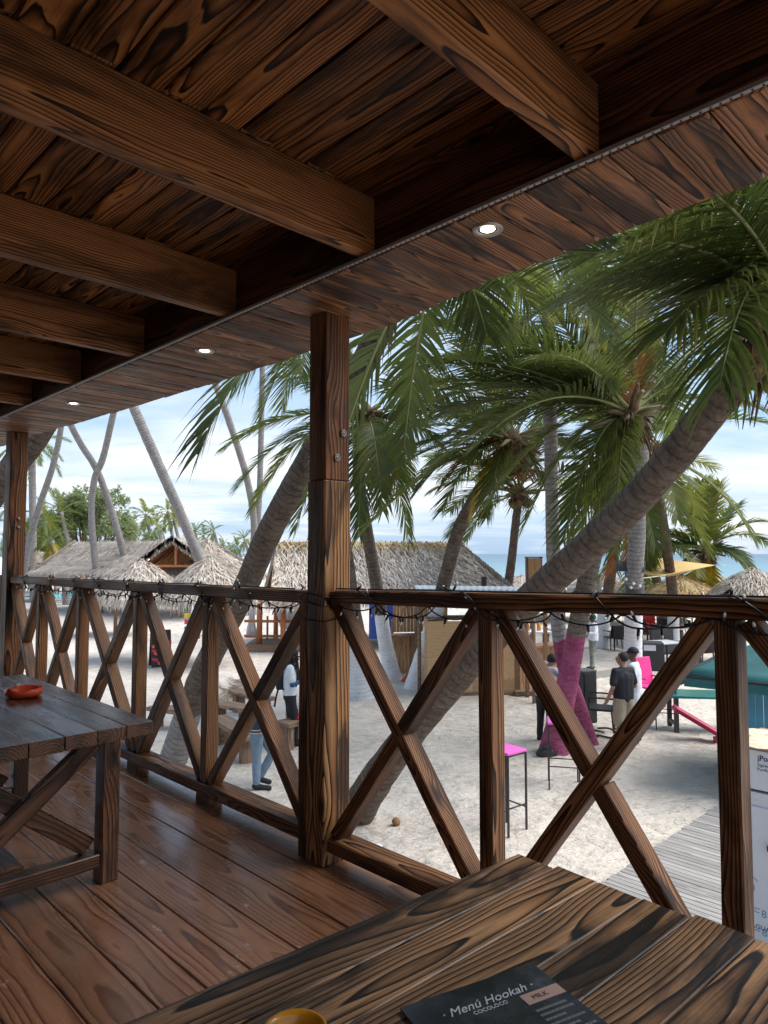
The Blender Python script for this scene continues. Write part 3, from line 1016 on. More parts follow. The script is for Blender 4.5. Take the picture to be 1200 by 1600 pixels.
flat(menu, 'title', text_mesh('title', '· Menú Hookah ·', wd * .098, M['menu_text'], .0002, .45), -wd * .33, -wd * .215, .0018)
flat(menu, 'subtitle', text_mesh('subtitle', 'COCOLOCO', wd * .042, M['menu_text'], .0002), -wd * .14, -wd * .262, .0018)
for txt, x, y in (('CLASSIC', -wd * .49, -wd * .40), ('MILK', wd * .20, -wd * .32), ('RUM', wd * .20, -wd * .80)):
    bm = bmesh.new()
    box(bm, (x + wd * .145, y + wd * .03, .0020), (wd * .29, wd * .095, .0006))
    tb = obj('tab', bm, M['menu_tab'], menu)
    flat(menu, 'tab_text', text_mesh('tab_text', txt, wd * .055, M['black'], .0001, 0, 0), x + wd * .06, y + wd * .01, .0026)
bm = bmesh.new()
for col_x in (-wd * .46, wd * .20):
    y = -wd * .50 if col_x < 0 else -wd * .40
    for k in range(9):
        if y < -hm + .02:
            break
        ll = rnd.uniform(.12, .26) * wd
        x = col_x
        while x < col_x + ll:
            l2 = rnd.uniform(.015, .04) * wd
            box(bm, (x + l2 / 2, y, .0018), (l2 * .85, wd * .018, .0004))
            x += l2
        y -= wd * .045
obj('small_print', bm, M['menu_dim'], menu, kind='stuff')
bm = bmesh.new()
box(bm, (-wd * .04, -wd * .62, .0018), (wd * .015, wd * .30, .0004), Matrix.Rotation(R(12), 4, 'Z'))
box(bm, (-wd * .07, -wd * .475, .0018), (wd * .11, wd * .018, .0004), Matrix.Rotation(R(-8), 4, 'Z'))
obj('pipe_print', bm, M['menu_text'], menu)
for nm, mk, sd_ in (('fruit_print', 'sg_red', 1), ('flower_print', 'sg_yellow', 2)):
    bm = bmesh.new()
    rr = random.Random(sd_)
    for k in range(14):
        box(bm, (wd * (rr.uniform(-.03, .12)), -wd * rr.uniform(.60, .76), .0018 + .0001 * k + .00005 * sd_), (wd * .03, wd * .02, .0003), Matrix.Rotation(rr.uniform(0, 3), 4, 'Z'))
    obj(nm, bm, M[mk], menu)


# ------------------------------------------------------------------ palms
def trunk_mesh(pts, radii, mats, paint_len=0.0, paint_mi=1, seg=16, ring=0.11, fine=True, ringamp=0.026):
    """ringed trunk along pts (world); mats[0] bark, mats[1] paint below paint_len metres"""
    L = sum((b - a).length for a, b in zip(pts, pts[1:]))
    step = ring / 3 if fine else 0.25
    n_ = max(10, int(L / step))
    sp = spline(pts, n_)
    m_ = len(radii)
    bm = bmesh.new()
    rs = []
    ln = 0
    lens = []
    for i, p_ in enumerate(sp):
        if i:
            ln += (p_ - sp[i - 1]).length
        lens.append(ln)
        u = i / (n_ - 1) * (m_ - 1)
        k = min(int(u), m_ - 2)
        r_ = radii[k] + (radii[k + 1] - radii[k]) * (u - k)
        if fine:
            ph = (ln / ring + 0.35 * noise.noise(V((ln * 2, 3, 1)))) % 1.0
            r_ *= 1.0 + ringamp * (1 - ph) - ringamp * .45
            r_ *= 1.0 + 0.035 * noise.noise(V((ln * 1.4, p_.x * .3, 7)))
        rs.append(r_)
    rings = tube(bm, sp, rs, seg)
    if fine:
        for i, rg in enumerate(rings):
            for v in rg:
                v.co += (v.co - sp[i]) * 0.05 * noise.noise(v.co * 5.0)
    uvl = bm.loops.layers.uv.new('len')
    bm.faces.ensure_lookup_table()
    lut = {}
    for i, rg in enumerate(rings):
        for k, v in enumerate(rg):
            lut[v] = lens[i]
    for f in bm.faces:
        zz_ = sum(lut[v] for v in f.verts) / len(f.verts)
        if paint_len and zz_ < paint_len + 0.05 * noise.noise(f.calc_center_median() * 6):
            f.material_index = paint_mi
        for l in f.loops:
            l[uvl].uv = (0, lut[l.vert])
    return bm


WIND = V((-0.75, -0.15, 0.05))


def frond_bm(p0, p1, p2, n_leaf, leaf_len, droop, width, seed, wind=WIND, pet=0.16, segs=3, rk=0.022, gaps=0.06, curl=1.0):
    """one feather leaf: stalk along the curve p0-p1-p2, leaflets on both sides hanging by gravity and blown by the wind"""
    rr = random.Random(seed)
    bm = bmesh.new()
    N = 14
    st = []
    for i in range(N + 1):
        u = i / N
        st.append(p0 * (1 - u) ** 2 + p1 * 2 * u * (1 - u) + p2 * u * u)
    tube(bm, st, [rk * (1 - 0.85 * i / N) + rk * (1.3 if i == 0 else 0.5 if i == 1 else 0) for i in range(N + 1)], 5, mat=1)
    down = V((0, 0, -1))
    tw = rr.uniform(-.35, .35)
    for i in range(n_leaf):
        u = pet + (1 - pet) * (i + rr.uniform(-.3, .3)) / n_leaf
        u = min(max(u, pet), 0.995)
        P = p0 * (1 - u) ** 2 + p1 * 2 * u * (1 - u) + p2 * u * u
        T = ((p1 - p0) * (1 - u) + (p2 - p1) * u).normalized()
        side0 = T.cross(UZ)
        if side0.length < 0.15:
            side0 = T.cross(V((0, 1, 0)))
        side0.normalize()
        nrm = side0.cross(T).normalized()
        k = (u - pet) / (1 - pet)
        ll = leaf_len * (0.35 + 0.65 * math.sin(math.pi * min(1, 0.12 + k * 0.80)) ** 0.8) * rr.uniform(.85, 1.1)
        if k > 0.9:
            ll *= 0.75
        ang = R(62 - 34 * k)
        for sg in (-1, 1):
            if rr.random() < gaps:
                continue
            sd_ = (side0 * sg * math.cos(tw) + nrm * (0.30 + sg * math.sin(tw))).normalized()
            d = (T * math.cos(ang) + sd_ * math.sin(ang)).normalized()
            d = (d + V((rr.uniform(-.10, .10), rr.uniform(-.10, .10), rr.uniform(-.10, .10)))).normalized()
            pp = P.copy()
            wv = (T - d * T.dot(d))
            if wv.length < .05:
                wv = nrm
            wv.normalize()
            prev = None
            dd = d.copy()
            dr = droop * rr.uniform(.7, 1.3)
            for s_ in range(segs + 1):
                f_ = s_ / segs
                hw = width * 0.5 * (0.75 if s_ == 0 else 1.0 if s_ < segs else 0.12) * (1 - 0.45 * f_)
                # leaflet blades twist to stand on edge towards the tip
                ww = (wv * (1 - .35 * f_) + nrm * (.35 * f_ * sg)).normalized()
                a = bm.verts.new(pp - ww * hw)
                b = bm.verts.new(pp + ww * hw)
                if prev:
                    bm.faces.new((prev[0], prev[1], b, a))
                prev = (a, b)
                dd = (dd + (down * dr + wind * 0.35 * curl * (0.4 + f_)) * (1.0 / segs) * (0.5 + f_)).normalized()
                pp = pp + dd * (ll / segs)
    return bm


# shared leaves for the palms farther off, in several poses (length 1)
def proto_fronds(tag_, mats, n_leaf, width, kinds, wind):
    out = []
    for i, (el, bend, droop) in enumerate(kinds):
        a = R(el)
        d0 = V((math.cos(a), 0, math.sin(a)))
        p0 = V((0, 0, 0))
        p1 = d0 * 0.55
        e2 = R(el - bend)
        p2 = p1 + V((math.cos(e2), 0, math.sin(e2))) * 0.5
        bm = frond_bm(p0, p1, p2, n_leaf, 0.235, droop, width, 100 + i, wind=wind, segs=3, rk=0.009, pet=.18)
        out.append(mesh_from_bm('frond', bm, mats))
    return out


KINDS = [(82, 25, .25), (66, 40, .32), (48, 52, .40), (30, 55, .45), (14, 55, .5), (-4, 52, .55), (-25, 45, .6), (-55, 25, .5)]
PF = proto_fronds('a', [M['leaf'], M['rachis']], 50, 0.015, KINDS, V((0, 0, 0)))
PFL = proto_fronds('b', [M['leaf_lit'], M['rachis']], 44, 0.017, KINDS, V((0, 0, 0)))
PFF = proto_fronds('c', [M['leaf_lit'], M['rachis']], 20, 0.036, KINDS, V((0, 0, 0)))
PY = proto_fronds('d', [M['leaf_yellow'], M['rachis']], 40, 0.024, [(-30, 45, .8), (-65, 20, .5)], V((0, 0, 0)))
PDD = proto_fronds('e', [M['leaf_dead'], M['leaf_dead']], 32, 0.018, [(-20, 55, .9), (-60, 25, .6)], V((0, 0, 0)))


def add_crown(root, c0, size, n, meshes, seed, windy=0.45, tilt=None, lo=0, hi=7, yellow=0, dead=0, skip=None):
    rr = random.Random(seed)
    for i in range(n + yellow + dead):
        az = i * 2.39996 + rr.uniform(-.25, .25)
        if i < n:
            k = lo + (hi - lo) * (i / max(1, n - 1)) + rr.uniform(-.5, .5)
            me = meshes[max(0, min(7, int(round(k))))]
        elif i < n + yellow:
            me = PY[rr.randint(0, 1)]
        else:
            me = PDD[rr.randint(0, 1)]
        if rr.random() < windy * 0.6:             # trade wind pushes leaves to one side
            az = math.pi + rr.uniform(-.9, .9)
        if skip and skip(az):
            continue
        s_ = size * rr.uniform(.82, 1.12) * (0.8 if i < 2 else 1)
        m_ = Matrix.Translation(c0) @ Matrix.Rotation(az, 4, 'Z') @ Matrix.Rotation(rr.uniform(-.12, .12), 4, 'X') @ Matrix.Scale(s_, 4)
        o = bpy.data.objects.new('frond', me)
        put(o, root, m_)


def crown_heart(root, c0, s=1.0, nuts=5, seed=1, near=False):
    rr = random.Random(seed)
    bm = bmesh.new()
    rg = tube(bm, [c0 + V((0, 0, -.35 * s)), c0 + V((0, 0, -.12 * s)), c0 + V((0, 0, .1 * s)), c0 + V((0, 0, .32 * s))], [.15 * s, .23 * s, .20 * s, .05 * s], 12)
    for v in bm.verts:
        v.co += V((noise.noise(v.co * 6), noise.noise(v.co * 6 + V((9, 0, 0))), 0)) * .05 * s
    wobj('crown_fibre', bm, M['fibre'], root)
    for i in range(nuts):
        a = rr.uniform(0, 6.28)
        bm = bmesh.new()
        lathe(bm, [(0, -.13), (.06, -.11), (.098, -.03), (.095, .05), (.05, .115), (0, .13)], 10)
        m_ = Matrix.Translation(c0 + V((math.cos(a) * .24, math.sin(a) * .24, -.22 - rr.uniform(0, .16))) * s) @ Matrix.Rotation(rr.uniform(-.5, .5), 4, 'X') @ Matrix.Scale(s * .95, 4)
        obj('coconut', bm, M['coconut'] if rr.random() < .5 else M['green_coconut'], root, m_)
    if near:
        for i in range(16):                          # old leaf bases
            a = i * 2.4
            el = rr.uniform(-.4, .9)
            l_ = rr.uniform(.35, .75) * s
            d_ = V((math.cos(a) * math.cos(el), math.sin(a) * math.cos(el), math.sin(el)))
            bm = bmesh.new()
            tube(bm, [c0 + d_ * .08, c0 + d_ * (.08 + l_ * .5), c0 + d_ * (.08 + l_) + V((0, 0, -.12 * l_))], [.075 * s, .05 * s, .028 * s], 6)
            wobj('leaf_base', bm, M['sheath'] if i % 3 else M['fibre'], root)
        bm = bmesh.new()
        for i in range(60):                          # hanging shreds of fibre
            a = rr.uniform(0, 6.28)
            p_ = c0 + V((math.cos(a) * .2, math.sin(a) * .2, rr.uniform(-.3, .1))) * s
            q_ = p_ + V((math.cos(a) * rr.uniform(.05, .35), math.sin(a) * rr.uniform(.05, .35), -rr.uniform(.1, .55))) * s
            tube(bm, [p_, (p_ + q_) / 2 + V((0, 0, .05)), q_], [.012, .016, .003], 4)
        wobj('fibre_shreds', bm, M['fibre'], root, kind='stuff')


def palm(label, pts3, radii, crown=None, paint=0.0, paint_mat='lime', barkm='bark', seg=14, fine=True, group=None, ring=0.11, ground=True, name='palm_tree'):
    pts = [D(*q) for q in pts3]
    if ground:
        pts[0].z = sand_h(pts[0].x, pts[0].y) - 0.06
    root = thing(name, label, 'palm tree', pts[0], 0, group)
    bm = trunk_mesh(pts, radii, None, paint, 1, seg, ring, fine)
    wobj('trunk', bm, [M[barkm], M[paint_mat]], root)
    return root, pts


# --- hero palm leaning to the right, near the terrace
rA, pA = palm('thick near palm leaning from the sand below the rail up to the right edge',
              [(548, 1275, 9.3), (590, 1215, 8.9), (650, 1135, 8.4), (740, 1030, 7.8), (830, 935, 7.15), (910, 862, 6.6), (990, 785, 6.1), (1060, 705, 5.6), (1112, 640, 5.3), (1168, 575, 5.0), (1226, 505, 4.75)],
              [.25, .21, .175, .165, .158, .152, .145, .138, .13, .128, .135], barkm='bark', seg=22, ring=0.12)
cA = pA[-1]


def hero_frond(root, c0, tip, arch, n_leaf, leaf, droop, width, seed, mats, rk=.026, curl=1.0, segs=4, pet=.14):
    L = (tip - c0).length
    p1 = c0 * .45 + tip * .55 + UZ * arch * L
    p1 = c0 + (p1 - c0)
    bm = frond_bm(c0, p1, tip, n_leaf, leaf, droop, width, seed, segs=segs, rk=rk, pet=pet, curl=curl)
    wobj('frond', bm, mats, root)


GL = [M['leaf'], M['rachis']]
GLL = [M['leaf_lit'], M['rachis']]
YL = [M['leaf_yellow'], M['rachis']]
DL = [M['leaf_dead'], M['leaf_dead']]
tipsA = [((790, 400), 4.8, .16), ((880, 470), 4.3, .22), ((860, 310), 5.4, .12), ((960, 240), 4.4, .05), ((1040, 520), 3.9, .28), ((1125, 600), 3.6, .40),
         ((1150, 170), 4.0, .0), ((1290, 250), 5.2, .05), ((1420, 400), 5.0, .15), ((1460, 640), 5.0, .3), ((1250, 330), 7.5, .1),
         ((980, 380), 3.6, .15), ((1110, 300), 3.4, .12)]
for i, (q, d_, ar) in enumerate(tipsA):
    hero_frond(rA, cA + V((rnd.uniform(-.05, .05), rnd.uniform(-.05, .05), .12)), D(q[0], q[1], d_), ar, 96, .85, .95, .021, 500 + i, GL)
crown_heart(rA, cA, .95, 6, 21, True)
hero_frond(rA, cA, D(1262, 660, 5.0), .15, 50, .5, 1.2, .035, 590, DL)

# --- left leaning palm passing behind the middle post
rB, pB = palm('coconut palm leaning right behind the middle post, its pale foot seen through the left railing',
              [(268, 1195, 11.7), (296, 1108, 11.3), (322, 1040, 10.9), (378, 930, 10.1), (416, 842, 9.5), (458, 762, 8.9), (520, 655, 8.4), (572, 560, 8.05), (606, 488, 7.8), (650, 410, 7.6), (690, 350, 7.4)],
              [.24, .205, .19, .178, .172, .166, .16, .15, .145, .14, .135], paint=1.2, paint_mat='bark_grey', seg=20, ring=.12)
cB = pB[-1]
crown_heart(rB, cB, .9, 3, 3)
add_crown(rB, cB, 3.6, 9, PF, 31, .5)
for i, (q, d_, ar) in enumerate([((760, 520), 8.0, .22), ((830, 480), 8.6, .2)]):
    hero_frond(rB, cB, D(q[0], q[1], d_), ar, 80, .82, .7, .030, 540 + i, GL)

# --- palm C just right of the middle post, D hidden by it
rC, pC = palm('slim coconut palm with whitewashed foot and drooping crown right behind the middle post',
              [(616, 1066, 19.4), (603, 1010, 19.1), (594, 950, 18.7), (584, 890, 18.3), (572, 825, 17.8), (562, 765, 17.2), (562, 700, 16.8), (572, 650, 16.5)],
              [.24, .20, .175, .165, .16, .155, .15, .15], paint=2.15, seg=14)
cC = pC[-1]
crown_heart(rC, cC, 1.0, 5, 4, True)
for i, (q, d_, ar) in enumerate([((368, 765), 15.5, .32), ((392, 800), 16, .42), ((350, 700), 15.5, .22), ((430, 560), 16, .05), ((640, 850), 16, .45), ((598, 800), 15, .40), ((560, 840), 15.6, .45), ((690, 700), 17, .3), ((520, 520), 16.5, .0), ((700, 560), 17, .1), ((460, 830), 17, .5), ((735, 640), 16.2, .2), ((640, 760), 18, .35)]):
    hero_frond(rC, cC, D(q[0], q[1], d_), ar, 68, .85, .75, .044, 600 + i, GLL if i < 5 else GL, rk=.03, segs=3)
hero_frond(rC, cC, D(600, 770, 15.8), .3, 50, .8, .8, .05, 640, YL, rk=.03, segs=3)
rD, pD = palm('whitewashed palm foot standing just behind the right side of the middle post',
              [(568, 1092, 17.0), (560, 1040, 16.8), (548, 960, 16.2), (536, 860, 15.3), (522, 740, 14.2), (510, 600, 13.2), (500, 480, 12.6)],
              [.42, .31, .25, .20, .18, .17, .16], paint=1.9, seg=16)
cD = pD[-1]
crown_heart(rD, cD, 1.0, 5, 6)
for i, (q, d_, ar) in enumerate([((362, 610), 12.5, .2), ((405, 660), 12.8, .28), ((440, 640), 13.0, .32), ((330, 540), 12, .2), ((470, 600), 11.4, .4), ((380, 480), 12, .1)]):
    hero_frond(rD, cD, D(q[0], q[1], d_), ar, 66, .75, .6, .022, 660 + i, GLL if i < 4 else GL, rk=.022, segs=3)
add_crown(rD, cD, 3.8, 6, PF, 37, .2, lo=0, hi=3)

# --- palm E: curved trunk, whitewashed foot, leaves blown to the left
rE, pE = palm('curved coconut palm beside the plywood kiosk, whitewashed foot, leaves blown left',
              [(650, 1074, 18.3), (666, 1010, 18.0), (686, 940, 17.6), (702, 880, 17.1), (718, 825, 16.7), (748, 770, 16.2), (780, 725, 15.8), (800, 690, 15.5)],
              [.34, .21, .175, .17, .165, .16, .15, .15], paint=2.75, seg=16)
cE = pE[-1]
crown_heart(rE, cE, 1.0, 6, 8, True)
for i, (q, d_, ar) in enumerate([((560, 840), 14.5, .22), ((585, 760), 14.6, .25), ((580, 690), 14.4, .22), ((600, 600), 14.8, .12), ((640, 540), 15, .08), ((690, 800), 14.6, .38), ((650, 770), 16, .35), ((620, 650), 17, .22), ((720, 540), 15.4, .05), ((800, 500), 15.5, .0), ((880, 560), 16, .1), ((900, 700), 16, .3), ((860, 790), 15.5, .4), ((700, 650), 13.6, .2), ((760, 810), 15, .45), ((620, 720), 15.6, .28), ((660, 590), 16.5, .15), ((760, 600), 17.5, .15)]):
    hero_frond(rE, cE, D(q[0], q[1], d_), ar, 68, .82, .6, .042, 700 + i, GLL if i in (0, 15) else GL, rk=.03, segs=3)
for i, (q, d_) in enumerate([((690, 760), 15.2), ((740, 800), 15.6)]):
    hero_frond(rE, cE, D(q[0], q[1], d_), .35, 50, .8, .9, .045, 730 + i, DL if i == 0 else YL, rk=.03, segs=3)

# --- palm F: small, farther, with orange dead leaves
rF, pF = palm('thin farther palm with hanging orange dead leaves between the kiosk and the straight trunk',
              [(780, 985, 30), (793, 920, 29), (800, 870, 28.4), (806, 815, 27.6), (812, 772, 27)],
              [.22, .19, .17, .16, .16], paint=2.3, seg=12)
cF = pF[-1]
crown_heart(rF, cF, 1.3, 7, 9, True)
for i, (q, d_, ar) in enumerate([((760, 720), 26.5, .1), ((850, 690), 26, .05), ((800, 680), 26, .0), ((850, 740), 26, .2), ((770, 760), 27, .1)]):
    hero_frond(rF, cF + UZ * .2, D(q[0], q[1], d_), ar + .2, 40, 1.0, .9, .07, 760 + i, DL, rk=.03, segs=3)
add_crown(rF, cF, 4.2, 16, PF, 41, .5, lo=0, hi=5)

# --- palms G and H: crossing trunks in pink paint
rG, pG = palm('straight tall grey palm, its pink painted foot crossing behind another',
              [(922, 1168, 12.9), (905, 1110, 12.9), (885, 1050, 12.8), (873, 985, 12.7), (866, 900, 12.6), (862, 780, 12.5), (860, 650, 12.5), (857, 520, 12.4), (853, 430, 12.3), (848, 340, 12.2)],
              [.17, .16, .145, .132, .125, .118, .115, .112, .11, .11], paint=2.15, paint_mat='pinkbark', barkm='bark_grey', seg=16)
cG = pG[-1]
crown_heart(rG, cG, .9, 4, 12)
add_crown(rG, cG, 4.0, 11, PF, 43, .5)
rH, pH = palm('coconut palm with a full crown, its pink painted trunk in front of the crossing pair',
              [(864, 1178, 12.3), (872, 1135, 12.2), (886, 1070, 12.1), (899, 1000, 12.0), (912, 930, 11.9), (928, 862, 11.8), (945, 795, 11.7), (958, 745, 11.6), (972, 700, 11.5), (985, 655, 11.4)],
              [.27, .22, .18, .165, .158, .155, .155, .165, .175, .17], paint=2.25, paint_mat='pinkbark', seg=18)
cH = pH[-1]
crown_heart(rH, cH, 1.0, 9, 14, True)
for i, (q, d_, ar) in enumerate([((640, 640), 10.5, .20), ((660, 740), 10.6, .28), ((700, 560), 10.6, .12), ((740, 480), 11, .05), ((820, 430), 11, .0), ((760, 790), 10.8, .35), ((880, 850), 10.9, .45), ((820, 820), 11, .4), ((900, 400), 11.4, .0), ((1000, 390), 11.5, .0), ((1090, 460), 11.6, .05), ((1160, 560), 11.5, .15), ((1190, 640), 11.4, .22), ((700, 680), 12.5, .25), ((780, 600), 13, .15), ((690, 610), 11.5, .16), ((960, 860), 10.6, .45), ((740, 700), 9.8, .3), ((840, 560), 9.6, .25), ((620, 570), 10.9, .14), ((655, 500), 11.4, .06), ((610, 690), 11.2, .24), ((720, 440), 11.8, .0), ((770, 520), 10.2, .12), ((640, 610), 12.0, .18), ((1180, 480), 12.5, .1)]):
    hero_frond(rH, cH + UZ * .1, D(q[0], q[1], d_), ar, 76, .85, .65, .036, 800 + i, GL, rk=.03, segs=3)
hero_frond(rH, cH, D(905, 850, 11.0), .35, 55, .8, .7, .046, 850, GLL, rk=.03, segs=3)
hero_frond(rH, cH, D(1005, 560, 11.2), .05, 40, .5, .7, .03, 851, DL, rk=.03, segs=3)

# --- other palms on the beach
def beach_palm(label, pts3, radii, size, n, meshes, seed, paint=0.0, heart=1.0, nuts=4, barkm='bark', windy=.45, lo=0, hi=7, yellow=0, dead=0, group=None, seg=12, fine=True, near=False, skip=None):
    r_, p_ = palm(label, pts3, radii, paint=paint, barkm=barkm, group=group, seg=seg, fine=fine)
    crown_heart(r_, p_[-1], heart, nuts, seed, near)
    add_crown(r_, p_[-1], size, n, meshes, seed, windy, lo=lo, hi=hi, yellow=yellow, dead=dead, skip=skip)
    return r_


beach_palm('straight grey palm whitewashed below the rail, behind the man in the white cap crowd', [(987, 1088, 17), (989, 1010, 17), (991, 920, 16.8), (995, 840, 16.6), (999, 740, 16.4), (1006, 660, 16.2), (1013, 590, 16), (1018, 530, 15.9)],
           [.26, .22, .20, .195, .19, .18, .17, .16], 4.0, 20, PF, 51, paint=2.6, barkm='bark_grey', seg=14)['label'] = 'straight grey palm with whitewashed foot behind the two men standing together'
beach_palm('thin palm right of the straight grey one, rising past the yellow shade sail', [(1052, 1014, 25.6), (1052, 960, 25.5), (1049, 910, 25), (1042, 860, 24.6), (1033, 800, 24), (1025, 745, 23.6), (1020, 705, 23.4)],
           [.24, .20, .18, .175, .17, .165, .16], 4.0, 20, PF, 52, paint=2.1, dead=3, near=True)
beach_palm('short far palm left of the sail, mostly hidden, whitewashed foot', [(1036, 985, 31), (1030, 930, 30.6), (1020, 880, 30), (1012, 835, 29.6)], [.24, .2, .18, .17], 3.6, 16, PFL, 53, paint=1.9)
beach_palm('slanting palm with whitewashed foot beside the dark chairs, left of the shade sail', [(936, 1012, 26), (944, 960, 26), (953, 905, 25.6), (961, 850, 25.2), (970, 790, 24.8), (980, 740, 24.4)], [.30, .22, .19, .18, .17, .16], 4.0, 18, PF, 54, paint=2.0)
# M: short palm with a bright fan of leaves at the right
rM, pM = palm('short bright green palm fanning upright above the thatched umbrellas at the right', [(1106, 1002, 28), (1104, 950, 28), (1103, 900, 28), (1103, 865, 28)], [.26, .22, .2, .2])
cM = pM[-1]
crown_heart(rM, cM, 1.15, 8, 15, True)
for i, (q, ar) in enumerate([((1040, 795), .10), ((1072, 762), .05), ((1095, 752), .02), ((1125, 755), .02), ((1150, 790), .06), ((1190, 815), .18), ((1015, 835), .15), ((1020, 880), .25), ((1200, 850), .3), ((1182, 905), .35), ((1060, 915), .35), ((1110, 765), .0), ((1085, 770), .0), ((1165, 880), .3), ((1030, 860), .2)]):
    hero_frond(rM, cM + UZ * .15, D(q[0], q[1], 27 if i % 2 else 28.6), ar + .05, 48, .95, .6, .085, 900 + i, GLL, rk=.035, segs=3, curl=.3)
hero_frond(rM, cM, D(1104, 945, 27.4), .02, 40, .95, .25, .10, 930, YL, rk=.04, segs=3, curl=0)
hero_frond(rM, cM, D(1085, 925, 27.4), .15, 40, .9, .35, .08, 931, YL, rk=.04, segs=3, curl=0)
far_left = [
    ('straight thick grey palm trunk slanting up left across the sky, over the thatched umbrellas', [(352, 994, 30), (326, 912, 29.6), (285, 810, 28.8), (243, 715, 28), (205, 628, 27.4), (168, 545, 27)], [.26, .22, .21, .2, .19, .18], 4.0, 61),
    ('slim grey palm trunk leaning up left beside the big leaning palm, crown out of sight', [(394, 962, 40), (393, 890, 39.6), (397, 820, 39), (385, 745, 38), (357, 655, 37), (332, 588, 36.6), (300, 500, 36)], [.25, .2, .19, .18, .18, .17, .16], 4.2, 62),
    ('upright slim pale palm trunk just left of the big leaning palm', [(388, 966, 45), (397, 890, 45), (405, 780, 44.5), (408, 680, 44), (410, 580, 43.6)], [.25, .2, .19, .18, .17], 4.2, 63),
    ('thin palm trunk leaning down right across a bent one before the long thatch roof', [(206, 950, 42), (197, 884, 41.6), (178, 810, 41), (153, 738, 40.4), (124, 690, 40), (106, 650, 39.6), (98, 590, 39)], [.26, .21, .2, .19, .185, .18, .17], 4.0, 64),
    ('thin palm trunk bent like a bow, crossed by a leaning one, before the thatch', [(155, 958, 41), (150, 890, 40.8), (143, 810, 40.4), (147, 752, 40), (161, 715, 39.6), (174, 660, 39), (190, 590, 38.6)], [.26, .21, .19, .18, .18, .17, .16], 4.0, 65),
    ('thin pale palm trunk curving up right beyond the left post', [(30, 948, 46), (43, 860, 45.6), (62, 790, 45), (82, 730, 44.4), (95, 670, 44), (100, 600, 43.4)], [.26, .22, .2, .19, .18, .17], 4.2, 66),
    ('short straight pale palm trunk close beside the left post', [(53, 940, 50), (52, 880, 50), (51, 800, 50), (50, 725, 50), (47, 690, 50)], [.3, .26, .25, .24, .22], 3.0, 67),
]
for lb, p3, rd_, sz, sd_ in far_left:
    if sd_ != 67:
        (xa_, ya_, da_), (xb_, yb_, db_) = p3[-2], p3[-1]
        p3 = p3 + [(xb_ + (xb_ - xa_) * 1.6, yb_ + (yb_ - ya_) * 1.6, db_)]
        rd_ = rd_ + [rd_[-1]]
    beach_palm(lb, p3, rd_, sz, 20, PFL if sd_ > 62 else PF, sd_, barkm='bark_grey', seg=10)
beach_palm('dark palm trunk leaning up right behind the left post, mostly out of the picture', [(-300, 1190, 11.7), (-150, 960, 11), (-40, 810, 10.6), (20, 730, 10.2), (62, 672, 9.9), (100, 600, 9.7), (130, 520, 9.5)], [.27, .22, .2, .19, .18, .17, .16], 3.6, 16, PF, 68, hi=3)
# far small palms along the shore, and the wood behind the left huts
for i, (px, py, d_, hh, mm) in enumerate([(228, 805, 75, 4.5, PFF), (246, 820, 80, 4.0, PFF), (262, 800, 85, 4.0, PFF), (272, 812, 82, 3.6, PFF), (305, 832, 110, 4.5, PFF), (318, 838, 105, 3.8, PFF), (334, 830, 100, 4.2, PFF), (349, 858, 120, 4.5, PFF), (361, 860, 125, 4.5, PFF), (371, 856, 118, 4.5, PFF), (382, 843, 112, 4.5, PFF), (70, 815, 55, 4.5, PFL), (95, 800, 58, 4.5, PFL), (40, 830, 56, 4.2, PFL), (80, 845, 48, 3.6, PFL), (12, 790, 52, 4.5, PFL), (112, 830, 60, 4.2, PFL)]):
    c0 = D(px, py, d_)
    b0 = V((c0.x + 1.2, c0.y, -.3))
    lab = ['far small palm on the left skyline, tallest of its clump', 'far low palm in the left skyline clump', 'far palm beside the thick slanting trunk', 'far squat palm just behind the thick slanting trunk', 'tiny far palm over the right end of the long thatch roof', 'tiny low far palm at the right end of the long thatch roof',
           'tiny far palm standing alone beside the big leaning trunk', 'tiny pale palm by the sea, leftmost of four', 'tiny pale palm by the sea, second of four', 'tiny pale palm by the sea, third of four', 'tiny palm by the sea close to the big leaning trunk',
           'mid distance palm under the bushy tree at left', 'mid distance palm at the left end of the long thatch roof', 'mid distance palm close to the left post', 'low palm with yellow leaves beside the left hut', 'mid distance palm half hidden by the left post', 'low palm behind the left end of the long thatch roof'][i]
    root = thing('palm_tree', lab, 'palm tree', b0, 0, 'palms in the left distance')
    bm = trunk_mesh([b0, b0 * .5 + c0 * .5 + V((.3, 0, 0)), c0], [.28, .22, .2], None, 0, 1, 8, .3, False)
    wobj('trunk', bm, [M['bark_grey'], M['lime']], root)
    add_crown(root, c0, hh * .52, 16, mm, 300 + i, .35, yellow=4 if i == 14 else 0)


